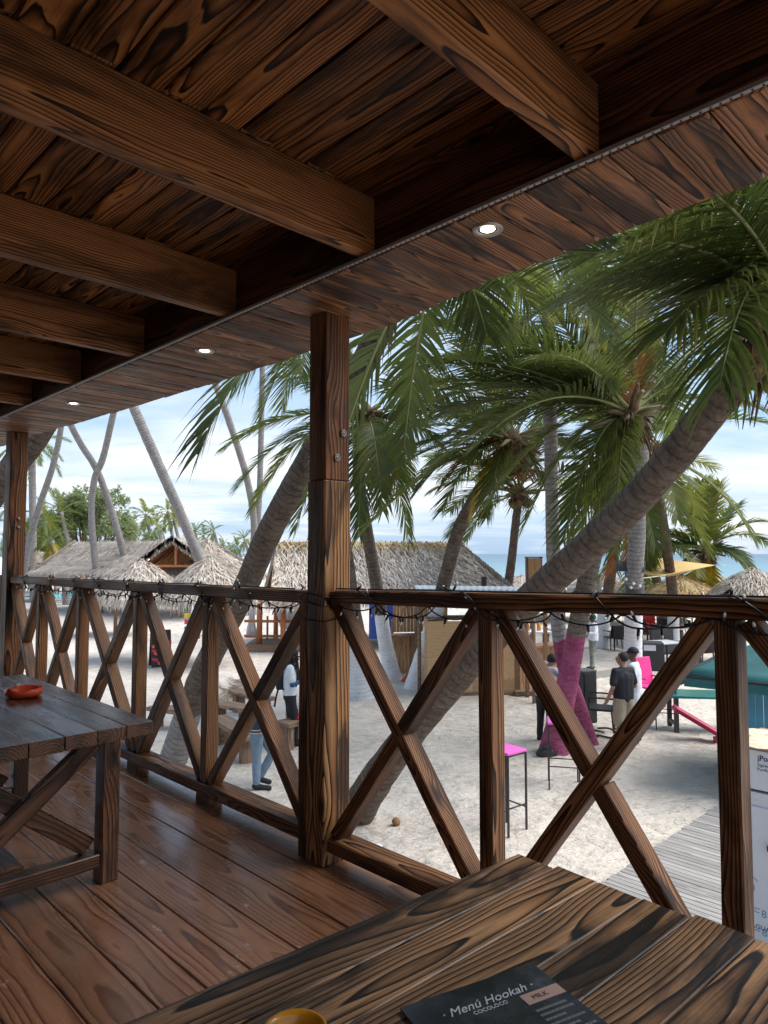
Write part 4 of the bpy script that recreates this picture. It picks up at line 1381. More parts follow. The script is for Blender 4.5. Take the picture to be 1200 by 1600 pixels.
def bushy_tree(label, base, blobs, seed, n, ls, name='bushy_tree'):
    rr = random.Random(seed)
    root = thing(name, label, 'tree', base)
    top = blobs[0][0]
    for i, (c, r_) in enumerate(blobs):
        bm = bmesh.new()
        tube(bm, spline([base, base * .6 + c * .4 + V((0, 0, -.4)), c], 6), [.22 - .02 * i, .2, .16, .12, .07, .03][:6], 7)
        wobj('trunk' if i == 0 else 'limb', bm, M['trunkwood'], root)
    bm = bmesh.new()
    for c, r_ in blobs:
        for k in range(n):
            d_ = V((rr.gauss(0, 1), rr.gauss(0, 1), rr.gauss(0, .75)))
            d_ = d_.normalized() * (r_ * rr.uniform(.25, 1.0) ** .6)
            p_ = c + d_ + V((noise.noise(d_ * 1.3 + c), noise.noise(d_ * 1.3 + c + V((7, 0, 0))), noise.noise(d_ + c))) * r_ * .35
            for j in range(7):
                u = V((rr.uniform(-1, 1), rr.uniform(-1, 1), rr.uniform(-.5, 1))).normalized()
                w_ = u.orthogonal().normalized() * ls * .22
                q_ = p_ + V((rr.uniform(-.25, .25), rr.uniform(-.25, .25), rr.uniform(-.25, .25))) * ls * 2.2
                bm.faces.new([bm.verts.new(q_ - w_), bm.verts.new(q_ + w_), bm.verts.new(q_ + u * ls)])
    wobj('crown', bm, M['tree_leaf'], root)
    return root


def blobset(px0, px1, pyt, pyb, d_, n, r_, seed):
    rr = random.Random(seed)
    out = []
    for i in range(n):
        u = (i + .5) / n
        hgt = math.sin(math.pi * (0.12 + 0.76 * u))
        for k in range(3):
            py = pyb + (pyt - pyb) * hgt * rr.uniform(.15, 1.0)
            out.append((D(px0 + (px1 - px0) * u + rr.uniform(-6, 6), py, d_ + rr.uniform(-2, 2)), r_ * rr.uniform(.5, 1.0)))
    return out


bushy_tree('broad airy green tree behind the long thatch roof at left', V((D(140, 860, 60).x, 60, 0)), blobset(78, 212, 768, 840, 60, 9, 1.25, 4), 5, 85, .30)
bushy_tree('lower dark green tree behind the left huts, left of the airy one', V((D(60, 880, 64).x, 64, 0)), blobset(10, 110, 815, 870, 64, 6, 1.3, 8), 6, 75, .30)
bushy_tree('hedge like low tree behind the right end of the long thatch roof', V((D(225, 880, 70).x, 70, 0)), blobset(180, 300, 838, 872, 70, 7, 1.0, 9), 7, 60, .30)


# ------------------------------------------------------------------ thatch
def strands(bm, quads, n, length, width, seed, lift=.05, jit=.35, mat=0):
    """thatch leaves scattered over quads (a,b = ridge side, d,c = eave side), pointing down the slope"""
    rr = random.Random(seed)
    areas = [((q[1] - q[0]).cross(q[3] - q[0])).length + ((q[2] - q[1]).cross(q[3] - q[2])).length for q in quads]
    tot = sum(areas)
    for q, ar in zip(quads, areas):
        a, b, c, d = q
        nn = (c - a).cross(d - b)
        if nn.length < 1e-6:
            continue
        nn.normalize()
        if nn.z < 0:
            nn = -nn
        for k in range(int(n * ar / tot)):
            u, v = rr.random(), rr.random() ** .8
            p_ = (a * (1 - u) + b * u) * (1 - v) + (d * (1 - u) + c * u) * v
            dn = ((d - a) * (1 - u) + (c - b) * u).normalized()
            sd_ = nn.cross(dn).normalized()
            di = (dn + sd_ * rr.gauss(0, jit) + nn * rr.uniform(-.02, .16)).normalized()
            l_ = length * rr.uniform(.5, 1.25)
            p_ = p_ + nn * rr.uniform(.01, lift) - di * l_ * .35
            w_ = nn.cross(di).normalized() * width * rr.uniform(.5, 1.2) * .5
            m_ = p_ + di * l_ * .55 + nn * .02
            e_ = p_ + di * l_ + V((0, 0, -.05 * l_))
            v0, v1, v2, v3, v4 = [bm.verts.new(x) for x in (p_ - w_, p_ + w_, m_ + w_ * .8, m_ - w_ * .8, e_)]
            for f in (bm.faces.new((v0, v1, v2, v3)), bm.faces.new((v3, v2, v4))):
                f.material_index = mat


def fringe(bm, pts, n, length, width, seed, mat=0, out=None):
    rr = random.Random(seed)
    L = [0]
    for a, b in zip(pts, pts[1:]):
        L.append(L[-1] + (b - a).length)
    for k in range(n):
        x = rr.random() * L[-1]
        i = max(j for j in range(len(L) - 1) if L[j] <= x)
        a, b = pts[i], pts[i + 1]
        p_ = a + (b - a) * ((x - L[i]) / max(1e-6, L[i + 1] - L[i]))
        t_ = (b - a).normalized()
        p_ = p_ + V((0, 0, rr.uniform(-.02, .16)))
        l_ = length * rr.uniform(.5, 1.2)
        o_ = (out(p_) if out else V((0, 0, 0)))
        e_ = p_ + V((0, 0, -l_)) + o_ * l_ * rr.uniform(.1, .5) + t_ * rr.gauss(0, .12) * l_
        w_ = t_ * width * .5
        v0, v1, v2 = bm.verts.new(p_ - w_), bm.verts.new(p_ + w_), bm.verts.new(e_)
        f = bm.faces.new((v0, v1, v2))
        f.material_index = mat


def palapa(label, apex, r_, h, n=1500, seed=1, group='thatched beach umbrellas', gold=False):
    base = V((apex.x, apex.y, sand_h(apex.x, apex.y)))
    t_ = thing('thatched_umbrella', label, 'thatched umbrella', base, 0, group)
    bm = bmesh.new()
    tube(bm, [base, apex - UZ * .25], [.085, .07], 9)
    wobj('pole', bm, M['rustic'], t_)
    bm = bmesh.new()
    K = 14
    prof = [(0.0, 0.0), (.30, .17), (.68, .52), (1.0, 1.0)]
    quads = []
    rim = []
    for k in range(K):
        a0, a1 = 2 * math.pi * k / K, 2 * math.pi * (k + 1) / K
        for (u0, z0), (u1, z1) in zip(prof, prof[1:]):
            P = [apex + V((math.cos(a) * u * r_, math.sin(a) * u * r_, -z * h)) for a, u, z in ((a0, u0, z0), (a1, u0, z0), (a1, u1, z1), (a0, u1, z1))]
            quads.append(P)
        rim.append(apex + V((math.cos(a0) * r_, math.sin(a0) * r_, -h)))
    rim.append(rim[0])
    for q in quads:
        if (q[0] - q[1]).length < 1e-5:
            bm.faces.new([bm.verts.new(x) for x in (q[0], q[2], q[3])])
        else:
            bm.faces.new([bm.verts.new(x) for x in q])
    strands(bm, quads, n, .34, .035, seed, .07)
    fringe(bm, rim, n // 4, .30, .035, seed + 1, out=lambda p: (p - apex).normalized())
    wobj('thatch', bm, M['thatch_gold' if gold else 'thatch'], t_, kind='stuff')
    bm = bmesh.new()
    for k in range(8):
        a = 2 * math.pi * k / 8
        tube(bm, [apex - UZ * .12, apex + V((math.cos(a) * r_ * .95, math.sin(a) * r_ * .95, -h * .97))], [.03, .02], 5)
    wobj('rafters', bm, M['log'], t_)
    return t_


palapa('grey thatched umbrella in front of the long thatch roof, left of two with overlapping cones', D(222, 877, 23), 1.42, 1.22, 2600, 1)
palapa('grey thatched umbrella right of its neighbour, behind the thick slanting trunk', D(326, 873, 22), 1.50, 1.30, 2800, 2)
palapa('low thatched umbrella tucked in front of the long roof at left', D(182, 905, 30), 1.5, 1.0, 1600, 12)
palapa('large thatched umbrella at the right edge beyond the rail', D(1176, 890, 22), 1.52, 1.05, 2800, 3)
palapa('thatched umbrella left of the yellow hanging leaf, under the shade sail', D(1062, 900, 27), 1.75, 1.0, 2200, 4, gold=True)
palapa('thatched umbrella behind the short bright palm', D(1105, 893, 34), 1.8, 1.1, 1800, 5)
palapa('thatched umbrella between the pink trunks and the straight grey palm', D(935, 898, 31), 2.0, 1.1, 2000, 6)
palapa('thatched umbrella just right of the slanting whitewashed palm', D(985, 898, 35), 1.9, 1.1, 1800, 7)
palapa('thatched umbrella behind the kiosk roof end, left of the pink trunks', D(880, 893, 37), 2.4, 1.2, 2000, 9)
palapa('far thatched umbrella glimpsed right of the center hut', D(815, 898, 40), 2.2, 1.1, 1500, 10)


def gable_hut(label, A, B, half, zr, ze, n, seed, hipA=0.0, hipB=0.0, gold=True, name='thatched_hut', posts=True, back=True):
    """ridge from A to B (plan points), eaves half away; hip: how far the ridge stops short of the end"""
    A, B = V((A[0], A[1], 0)), V((B[0], B[1], 0))
    x = (B - A).normalized()
    y = V((-x.y, x.x, 0))
    t_ = thing(name, label, 'hut', (A + B) / 2)
    rA_, rB_ = A + x * hipA + UZ * zr, B - x * hipB + UZ * zr
    e = [A - y * half + UZ * ze, B - y * half + UZ * ze, B + y * half + UZ * ze, A + y * half + UZ * ze]
    # front (-y) and back slopes, slightly sagging
    quads = []

    def slope(r0, r1, e1, e0):
        K = 8
        for i in range(K):
            for j in range(3):
                def P(u, v):
                    top = r0.lerp(r1, u)
                    bot = e0.lerp(e1, u)
                    p_ = top.lerp(bot, v)
                    p_ = p_ + V((0, 0, -.18 * math.sin(math.pi * v) + .05 * noise.noise(p_ * .9)))
                    return p_
                quads.append([P(i / K, j / 3), P((i + 1) / K, j / 3), P((i + 1) / K, (j + 1) / 3), P(i / K, (j + 1) / 3)])
    slope(rA_, rB_, e[1], e[0])
    slope(rB_, rA_, e[3], e[2])
    if hipB > 0.4:
        slope(rB_, rB_ + y * .01, e[2], e[1])
    if hipA > 0.4:
        slope(rA_ + y * .01, rA_, e[0], e[3])
    bm = bmesh.new()
    for q in quads:
        bm.faces.new([bm.verts.new(p_) for p_ in q])
    bmesh.ops.remove_doubles(bm, verts=bm.verts, dist=.002)
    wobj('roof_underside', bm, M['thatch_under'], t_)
    bm = bmesh.new()
    up_ = [[p_ + UZ * .10 for p_ in q] for q in quads]
    for q in up_:
        bm.faces.new([bm.verts.new(p_) for p_ in q])
    strands(bm, up_, n, .42, .045, seed, .10)
    rimp = [e[0] + UZ * .08, e[1] + UZ * .08, e[2] + UZ * .08, e[3] + UZ * .08, e[0] + UZ * .08]
    fringe(bm, rimp, n // 4, .42, .05, seed + 3, out=lambda p_: (p_ - (A + B) / 2 - UZ * 2).normalized())
    for pe, ee, e2 in ((rA_, e[0], e[3]), (rB_, e[1], e[2])):
        fringe(bm, [ee + UZ * .1, pe + UZ * .1, e2 + UZ * .1], n // 8, .35, .05, seed + 5)
    wobj('thatch', bm, M['thatch'], t_, kind='stuff')
    if gold:
        bm = bmesh.new()
        rr = random.Random(seed + 9)
        L = (rB_ - rA_).length
        for k in range(int(L * 70)):
            p_ = rA_ + x * rr.uniform(-.15, L + .15) + UZ * (.14 + rr.uniform(0, .16))
            sg = rr.choice((-1, 1))
            d_ = (y * sg * rr.uniform(.6, 1) + x * rr.gauss(0, .5) - UZ * rr.uniform(.15, .65)).normalized()
            l_ = rr.uniform(.5, 1.15)
            w_ = d_.cross(UZ).normalized() * .022
            bm.faces.new([bm.verts.new(q_) for q_ in (p_ - w_, p_ + w_, p_ + d_ * l_)])
        tube(bm, [rA_ + UZ * .1, rB_ + UZ * .1], .13, 8)
        wobj('ridge_cap', bm, M['thatch_gold'], t_, kind='stuff')
    if posts:
        for p_ in (A - y * half * .82 + x * .5, B - y * half * .82 - x * .5, A + y * half * .82 + x * .5, B + y * half * .82 - x * .5):
            bm = bmesh.new()
            tube(bm, [V((p_.x, p_.y, sand_h(p_.x, p_.y) - .1)), V((p_.x, p_.y, ze + .25))], [.10, .09], 10)
            wobj('post', bm, M['log'], t_)
    return t_, x, y, e


# centre hut
ax, bx = D(408, 870, 25.5), D(786, 870, 27.5)
hut, hx, hy, he = gable_hut('long grey thatched hut with a golden ridge behind the middle post', (ax.x, ax.y + 1.2), (bx.x, bx.y + 1.2), 2.5, 3.72, 1.75, 11000, 20, hipA=.35, hipB=1.6)
# inner rafters seen at the open left end
for k in range(7):
    u = k / 6
    p_ = he[0].lerp(he[3], .08 + .84 * u)
    q_ = V((ax.x + .2, ax.y + 1.2, 3.6))
    board('rafter', p_ + hx * (.25 + .1 * k) + UZ * .02, q_ + hx * (.35 + .1 * k) - UZ * .12, .06, .06, M['log'], hut)
board('tie_beam', he[0] + hx * .3 + UZ * .10, he[3] + hx * .3 + UZ * .10, .10, .10, M['log'], hut)
# porch: platform, rails, curtains
pf = he[0] - hy * .1
pt0 = Z(383, 1019, 0)
dY = V((0, 1, 0))
for k in range(9):
    board('porch_board', V((pt0.x, pt0.y + .12 + k * .21, .24)), V((pt0.x + 3.4, pt0.y + .12 + k * .21, .24)), .20, .05, M['rustic'], hut)
board('porch_edge', V((pt0.x, pt0.y, .12)), V((pt0.x + 3.4, pt0.y, .12)), .06, .22, M['rustic'], hut)
for px, h_ in ((407, 1.9), (473, 1.9)):
    p_ = D(px, 1000, pt0.y + .25)
    bm = bmesh.new()
    tube(bm, [V((p_.x, pt0.y + .25, .2)), V((p_.x, pt0.y + .25, 2.05))], [.105, .10], 12)
    wobj('post', bm, M['log'], hut)
for z_ in (.55, 1.08):
    a_ = D(384, 980, pt0.y + .25)
    bm = bmesh.new()
    tube(bm, [V((a_.x, pt0.y + .2, z_)), V((pt0.x + 3.3, pt0.y + .3, z_ - .04))], [.05, .048], 8)
    wobj('porch_rail', bm, M['log'], hut)
board('stool_leg', V((D(418, 980, pt0.y + 1.2).x, pt0.y + 1.4, .25)), V((D(418, 980, pt0.y + 1.2).x, pt0.y + 1.4, 1.15)), .07, .07, M['log'], hut)
for j, (pxa, pxb, zt_, zb_, tie) in enumerate(((386, 403, 1.95, .45, .55), (428, 470, 2.0, .75, .30), (474, 486, 2.0, .5, .5))):
    bm = bmesh.new()
    nx, nz = 22, 12
    xa, xb = D(pxa, 960, pt0.y + .4).x, D(pxb, 960, pt0.y + .4).x
    g_ = []
    for r_ in range(nz + 1):
        v = r_ / nz
        sq = 1 - (1 - tie) * math.sin(math.pi * min(1, v * 1.15)) ** 1.2 if j != 1 else 1 - .75 * max(0, v - .25) ** 1.0
        row = []
        for c_ in range(nx + 1):
            u = c_ / nx - .5
            row.append(bm.verts.new(((xa + xb) / 2 + u * (xb - xa) * sq, pt0.y + .45 + .05 * math.sin(c_ * 1.9) * (0.6 + .4 * v), zt_ + (zb_ - zt_) * v)))
        g_.append(row)
    for r_ in range(nz):
        for c_ in range(nx):
            f = bm.faces.new((g_[r_][c_], g_[r_][c_ + 1], g_[r_ + 1][c_ + 1], g_[r_ + 1][c_]))
            f.smooth = True
    o = wobj('curtain', bm, M['cloth_white'], hut)
    md = o.modifiers.new('thick', 'SOLIDIFY')
    md.thickness = .008

# left long hut: the ridge runs away to the left, open gable with an orange frame
A_, B_ = D(96, 880, 44), D(352, 880, 37)
hutL, lx, ly, le = gable_hut('big grey thatched roof with an orange framed open gable at left', (A_.x, A_.y + 1.5), (B_.x, B_.y + 1.5), 3.0, 4.15, 2.15, 11000, 40, hipA=.2, hipB=1.8, gold=False)
gp = D(270, 870, 36.5)
gx = gp.x
gy = gp.y - .2
# cross gable
bm = bmesh.new()
apx = V((gx + .1, gy - .4, 4.18))
for sg, e0 in ((-1, V((gx - 1.9, gy - .4, 2.75))), (1, V((gx + 2.3, gy - .4, 2.75)))):
    back_ = V((0, 3.6, 0))
    q = [apx, apx + back_, e0 + back_, e0]
    if sg > 0:
        q = [q[1], q[0], q[3], q[2]]
    bm.faces.new([bm.verts.new(p_ + UZ * .08) for p_ in q])
    strands(bm, [[p_ + UZ * .1 for p_ in q]], 1700, .42, .045, 70 + sg, .12)
    fringe(bm, [apx + UZ * .12, e0 + UZ * .08], 420, .38, .05, 72 + sg)
wobj('gable_thatch', bm, M['thatch'], hutL, kind='stuff')
bm = bmesh.new()
for sg, e0 in ((-1, V((gx - 1.85, gy - .35, 2.72))), (1, V((gx + 2.25, gy - .35, 2.72)))):
    q = [apx - UZ * .06, apx + V((0, 3.5, -.06)), e0 + V((0, 3.5, -.06)), e0 - UZ * .06]
    bm.faces.new([bm.verts.new(p_) for p_ in q])
bm.faces.new([bm.verts.new(p_) for p_ in (V((gx - 1.85, gy + 1.6, 2.4)), V((gx + 2.25, gy + 1.6, 2.4)), apx + V((0, 2.0, -.1)))])
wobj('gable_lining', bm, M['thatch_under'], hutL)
board('gable_beam', V((gx - 1.6, gy - .1, 2.86)), V((gx + 2.0, gy - .1, 2.86)), .10, .12, M['log'], hutL)
board('king_post', V((gx + .25, gy - .1, 2.93)), V((gx + .25, gy - .1, 4.15)), .12, .12, M['log'], hutL)
for k in range(7):
    xx = gx - 1.4 + k * .53
    board('rafter', V((xx, gy + .1, 2.9)), V((gx + .1 + (xx - gx) * .15, gy + 1.5, 4.1)), .06, .06, M['log'], hutL)
bm = bmesh.new()
lathe(bm, [(0, -.05), (.05, 0), (0, .05)], 10, center=D(232, 874, 36.0))
wobj('lamp', bm, me_, hutL)
for (px, pb) in ((117, 945), (128, 950)):
    b_ = G(px, 962)
    bm = bmesh.new()
    tube(bm, [b_, b_ + UZ * 2.3], [.12, .12], 9)
    wobj('post', bm, M['rustic'], hutL)

# small hut at far left with a pale truss
A_, B_ = D(36, 880, 52), D(112, 880, 50)
hs, sx_, sy_, se = gable_hut('small low thatched shelter with a pale truss left of the big roof', (A_.x, A_.y + 1), (B_.x, B_.y + 1), 1.8, 3.5, 2.7, 2200, 60, gold=False)
for k in range(3):
    board('truss', se[0].lerp(se[1], .1 + .3 * k) - UZ * .9, se[0].lerp(se[1], .35 + .3 * k) - UZ * .05, .09, .09, M['white'], hs)
board('tie_beam', se[0] - UZ * .05, se[1] - UZ * .05, .10, .10, M['white'], hs)

# ------------------------------------------------------------------ kiosk of planks and plywood behind the rail
def plank_wall(name, a, b, z0, z1, bw, mat, parent, th=.025):
    """vertical boards from a to b"""
    a, b = V((a.x, a.y, 0)), V((b.x, b.y, 0))
    x = (b - a).normalized()
    n_ = max(1, int(round((b - a).length / bw)))
    w_ = (b - a).length / n_
    nn = V((x.y, -x.x, 0))
    for k in range(n_):
        p_ = a + x * (w_ * (k + .5)) + nn * rnd.uniform(0, .006)
        board(name, p_ + UZ * z0, p_ + UZ * (z1 + rnd.uniform(-.01, .01)), w_ - .006, th, mat, parent, up=nn, c=.003)


k0 = G(614, 1053)
k1 = V((D(700, 1000, k0.y).x, k0.y + .25, 0))
ks = thing('plank_kiosk', 'small tan boarded kiosk with a counter shelf and flat grey roof behind the near rail', 'kiosk', (k0 + k1) / 2)
plank_wall('wall_board', k0, k1, .02, 1.15, .115, M['tan_wood'], ks)
plank_wall('wall_board', k0 + V((0, .05, 0)), k1 + V((0, .05, 0)), 1.2, 2.45, .105, M['tan_wood'], ks)
board('shelf', V((k0.x - .15, k0.y - .14, 1.14)), V((k1.x - .5, k1.y - .18, 1.14)), .34, .05, M['rustic'], ks)
board('bracket', V((k0.x + .2, k0.y - .02, .85)), V((k0.x + .2, k0.y - .26, 1.1)), .05, .05, M['rustic'], ks)
bp_ = D(595, 975, k0.y + .3)
board('blue_panel', V((bp_.x - .35, k0.y + .35, 1.55)), V((bp_.x + .38, k0.y + .3, 1.55)), .04, 1.15, M['blue_panel'], ks)
board('side_wall', V((k0.x - .02, k0.y + .05, .8)), V((k0.x - .1, k0.y + 1.8, .8)), .04, 1.5, M['rustic'], ks)
for (px, d_) in ((655, 17.6), (822, 17.2), (650, 20.5), (830, 20.0)):
    p_ = D(px, 930, d_)
    bm = bmesh.new()
    tube(bm, [V((p_.x, p_.y, 0)), V((p_.x, p_.y, 2.52))], [.05, .05], 8)
    wobj('roof_post', bm, M['rustic'], ks)
bm = bmesh.new()
q = [D(650, 922, 17.2), D(835, 924, 16.9), D(842, 917, 21), D(648, 915, 21.3)]
vs = []
N = 40
for i in range(N + 1):
    u = i / N
    for v in (0, 1):
        p_ = (q[0].lerp(q[1], u)).lerp(q[3].lerp(q[2], u), v)
        vs.append(bm.verts.new(p_ + UZ * (.018 * (i % 2))))
for i in range(N):
    bm.faces.new((vs[2 * i], vs[2 * i + 2], vs[2 * i + 3], vs[2 * i + 1]))
o = wobj('roof_sheet', bm, M['greyroof'], ks)
md = o.modifiers.new('thick', 'SOLIDIFY')
md.thickness = .03
board('roof_edge', q[0] - UZ * .04, q[1] - UZ * .04, .05, .07, M['greyroof'], ks)
p_ = D(756, 912, 17.4)
bm = bmesh.new()
box(bm, p_ + UZ * .06, (.13, .12, .24), bev=.02)
wobj('roof_lamp', bm, M['black'], ks)

# plywood cabinet in front of the kiosk
c0 = G(668, 1088)
c1 = G(806, 1086)
cab = thing('plywood_cabinet', 'tall plywood cabinet standing on the sand beside the broom', 'cabinet', (c0 + c1) / 2)
top = 1.88
L_ = (c1 - c0).length
for i, (u0, u1, z0, z1) in enumerate(((0, .50, .08, top - .05), (.505, .985, .40, top - .05), (.505, .985, .08, .39))):
    a_, b_ = c0.lerp(c1, u0), c0.lerp(c1, u1)
    board('panel', V((a_.x, a_.y, (z0 + z1) / 2)), V((b_.x, b_.y, (z0 + z1) / 2)), .02, z1 - z0, M['ply'], cab, c=.003)
board('side_panel', c1 + V((-.015, .03, .98)), c1 + V((.08, .85, .98)), .025, 1.78, M['rustic'], cab)
board('side_panel', c0 + V((.015, .03, .98)), c0 + V((-.05, .85, .98)), .025, 1.78, M['ply'], cab)
board('top_board', c0 + V((-.02, .42, top)), c1 + V((.04, .42, top)), .92, .04, M['rustic'], cab)
board('plinth', c0 + V((0, .0, .035)), c1 + V((.05, .0, .035)), .08, .075, M['rustic'], cab)
for k in range(2):
    board('plinth_foot', c1 + V((-.02 + .35 * k, -.03, .02)), c1 + V((.30 + .35 * k, .08, .02)), .07, .08, M['rustic'], cab)
bm = bmesh.new()
rr = random.Random(5)
for k in range(14):
    a_ = c0.lerp(c1, rr.random()) + V((0, rr.uniform(.05, .4), top + .02))
    tube(bm, [a_, a_ + V((rr.uniform(-.1, .1), rr.uniform(-.05, .05), rr.uniform(.01, .09)))], [.012, .004], 4)
wobj('debris', bm, M['rustic'], cab, kind='stuff')

# bar counter right of the cabinet
b0 = G(812, 1082)
b1 = G(874, 1072)
bar = thing('bar_counter', 'wooden bar counter with pale top left of the pink palm trunks', 'counter', (b0 + b1) / 2)
plank_wall('front_board', b0, b1, .02, 1.08, .11, M['tan_wood'], bar)
board('counter_top', V((b0.x - .05, b0.y - .05, 1.13)), V((b1.x + .05, b1.y - .05, 1.13)), .45, .05, M['rustic'], bar)
board('step', V((b0.x - .2, b0.y - .35, .06)), V((b0.x + .35, b0.y - .30, .06)), .25, .10, M['rustic'], bar)
board('side_post', V((b0.x - .06, b0.y + .02, 0)), V((b0.x - .06, b0.y + .02, 1.1)), .1, .1, M['rustic'], bar, up=V((0, 1, 0)))
# clutter and posts behind it
pb = D(852, 980, 16.9)
board('prop_post', V((pb.x, pb.y, 0)), V((pb.x, pb.y, 2.4)), .09, .09, M['tan_wood'], bar, up=V((0, 1, 0)))
board('prop_brace', D(812, 985, 17), D(842, 950, 17), .06, .06, M['tan_wood'], bar)
for i, (px, py, mk, w_, h_) in enumerate(((815, 978, 'orange_plastic', .10, .22), (826, 976, 'yellow', .06, .2), (842, 976, 'yellow', .12, .26))):
    p_ = D(px, py, 19.5)
    bt = thing('bottle', ['orange bottle on the table behind the bar counter', 'thin yellow bottle on the table behind the bar counter', 'wide yellow bottle on the table behind the bar counter, rightmost of three'][i], 'bottle', V((p_.x, p_.y, 1.36)))
    bm = bmesh.new()
    lathe(bm, [(0, 0), (w_ * .5, 0), (w_ * .5, h_ * .65), (w_ * .2, h_ * .8), (w_ * .2, h_), (0, h_)], 10)
    obj('body', bm, M[mk], bt)
p_ = D(822, 992, 19.5)
wt = thing('serving_table', 'white topped serving table glimpsed behind the bar counter', 'table', V((p_.x, p_.y, 0)))
bm = bmesh.new()
box(bm, (0, 0, 1.33), (1.3, .7, .05), bev=.01)
obj('top', bm, M['white'], wt)
for sx in (-.55, .55):
    for sy in (-.28, .28):
        bm = bmesh.new()
        tube(bm, [(sx, sy, 0), (sx, sy, 1.31)], .03, 6)
        obj('leg', bm, M['black'], wt)
# timber box on a pole above the rail
p_ = D(834, 890, 16.4)
bx_ = thing('timber_box', 'upright wooden box on a post above the grey roof, left of the leaning trunk', 'box', V((p_.x, p_.y, 0)))
bm = bmesh.new()
tube(bm, [(0, .12, 0), (0, .12, p_.z + .1)], .05, 8)
obj('pole', bm, M['rustic'], bx_)
for sx in (-.165, .165):
    board('side', V((p_.x + sx, p_.y, p_.z - .28)), V((p_.x + sx, p_.y, p_.z + .28)), .02, .25, M['rail'], bx_, up=V((0, 1, 0)))
board('front', V((p_.x, p_.y - .11, p_.z - .27)), V((p_.x, p_.y - .11, p_.z + .27)), .31, .02, M['tan_wood'], bx_, up=V((0, 1, 0)))
board('lid', V((p_.x - .19, p_.y, p_.z + .29)), V((p_.x + .19, p_.y, p_.z + .29)), .27, .025, M['rail'], bx_)

# broom leaning on the cabinet
b_ = G(633, 1068)
t2 = D(664, 996, b_.y + .5)
br = thing('broom', 'orange plastic broom leaning against the cabinet', 'broom', b_)
bm = bmesh.new()
hd = b_.lerp(t2, .30)
tube(bm, [hd, t2], .013, 8)
wobj('handle', bm, M['tan_wood'], br)
bm = bmesh.new()
dv = (t2 - b_).normalized()
sdv = dv.cross(V((0, 1, 0))).normalized()
rr = random.Random(4)
tube(bm, [b_.lerp(t2, .20), b_.lerp(t2, .32)], [.045, .018], 8)
for k in range(90):
    u = rr.uniform(-1, 1)
    a_ = b_.lerp(t2, .24) + sdv * u * .035 + V((0, rr.uniform(-.03, .03), 0))
    e_ = b_ + sdv * u * .14 + V((0, rr.uniform(-.05, .05), .01))
    tube(bm, [a_, e_], [.006, .006], 4)
wobj('brush', bm, M['orange_plastic'], br)

# ------------------------------------------------------------------ water vending cabinet at the right edge
def SG(s, t, z=0.0):
    p_ = ST(s, t, 0)
    return V((p_.x, p_.y, z))


v0 = D(1153, 1160, 5.95)
s_v = (v0 - P0).dot(RD)
t_v = (v0 - P0).dot(ND)
wc = thing('water_cabinet', 'tall white water vending cabinet with blue lettering at the right edge', 'vending machine', SG(s_v + .6, t_v + .35), YAW)
CWD, CDP, CHT = 1.5, .62, 2.02


def cb(name, x0, x1, y0, y1, z0, z1, mat, bev=.008):
    bm = bmesh.new()
    box(bm, ((x0 + x1) / 2 - .6, (y0 + y1) / 2 - .35, (z0 + z1) / 2), (x1 - x0, y1 - y0, z1 - z0), bev=bev)
    return obj(name, bm, mat, wc)


zb_ = v0.z
cb('body', 0, CWD, .01, CDP, .05, zb_ - .02, M['water_white'], .012)
cb('plinth', .03, CWD - .03, .03, CDP - .03, 0, .05, M['dark_grey'])
cb('upper_panel', .005, CWD - .005, -.012, .009, zb_ - .36, zb_ - .035, M['water_white'])
cb('lower_panel', .005, CWD - .005, -.008, .009, .10, zb_ - .50, M['water_white'])
cb('seam', 0, CWD, -.006, .008, zb_ - .372, zb_ - .362, M['black'], 0)
cb('ledge', 0, CWD, -.02, .008, zb_ - .43, zb_ - .38, M['water_white'], .006)
cb('hatch', .26, .72, -.028, -.009, zb_ - 1.02, zb_ - .54, M['white'], .006)
cb('latch', .215, .262, -.05, -.009, zb_ - .83, zb_ - .785, M['black'], .006)
cb('latch', .262, .33, -.042, -.029, zb_ - .822, zb_ - .80, M['steel'], .003)
bm = bmesh.new()
box(bm, (CWD / 2 - .6, CDP / 2 - .35, zb_ - .005), (CWD + .04, CDP + .06, .03), bev=.006)
obj('top_sheet', bm, M['ply'], wc)
bm = bmesh.new()
rr = random.Random(3)
for k in range(26):
    x_, y_ = rr.uniform(0, .6), rr.uniform(0, .5)
    lathe(bm, [(0, .012), (rr.uniform(.03, .09), .009), (rr.uniform(.09, .16), .001)], 9, center=(x_ - .6, y_ - .35, zb_ + .01))
wobj_m = obj('sand_heap', bm, M['cream'], wc, kind='stuff')


def wtext(nm, s, size, x, z, mat=None, off=-.0145, rot=0.0, bold=0.0):
    me = text_mesh(nm, s, size, mat or M['navy'], .0004, 0, bold)
    m_ = WM[wc.name] @ Matrix.Translation(V((x - .6, off - .35, z))) @ Matrix.Rotation(R(90), 4, 'X') @ Matrix.Rotation(rot, 4, 'Z')
    o = bpy.data.objects.new(nm, me)
    return put(o, wc, m_)


def at_px(px, py):
    """x,z on the cabinet's front face"""
    v = ray(px, py)
    k = ((v0 - EYE).dot(ND)) / v.dot(ND)
    p_ = EYE + v * k
    return (p_ - v0).dot(RD), p_.z


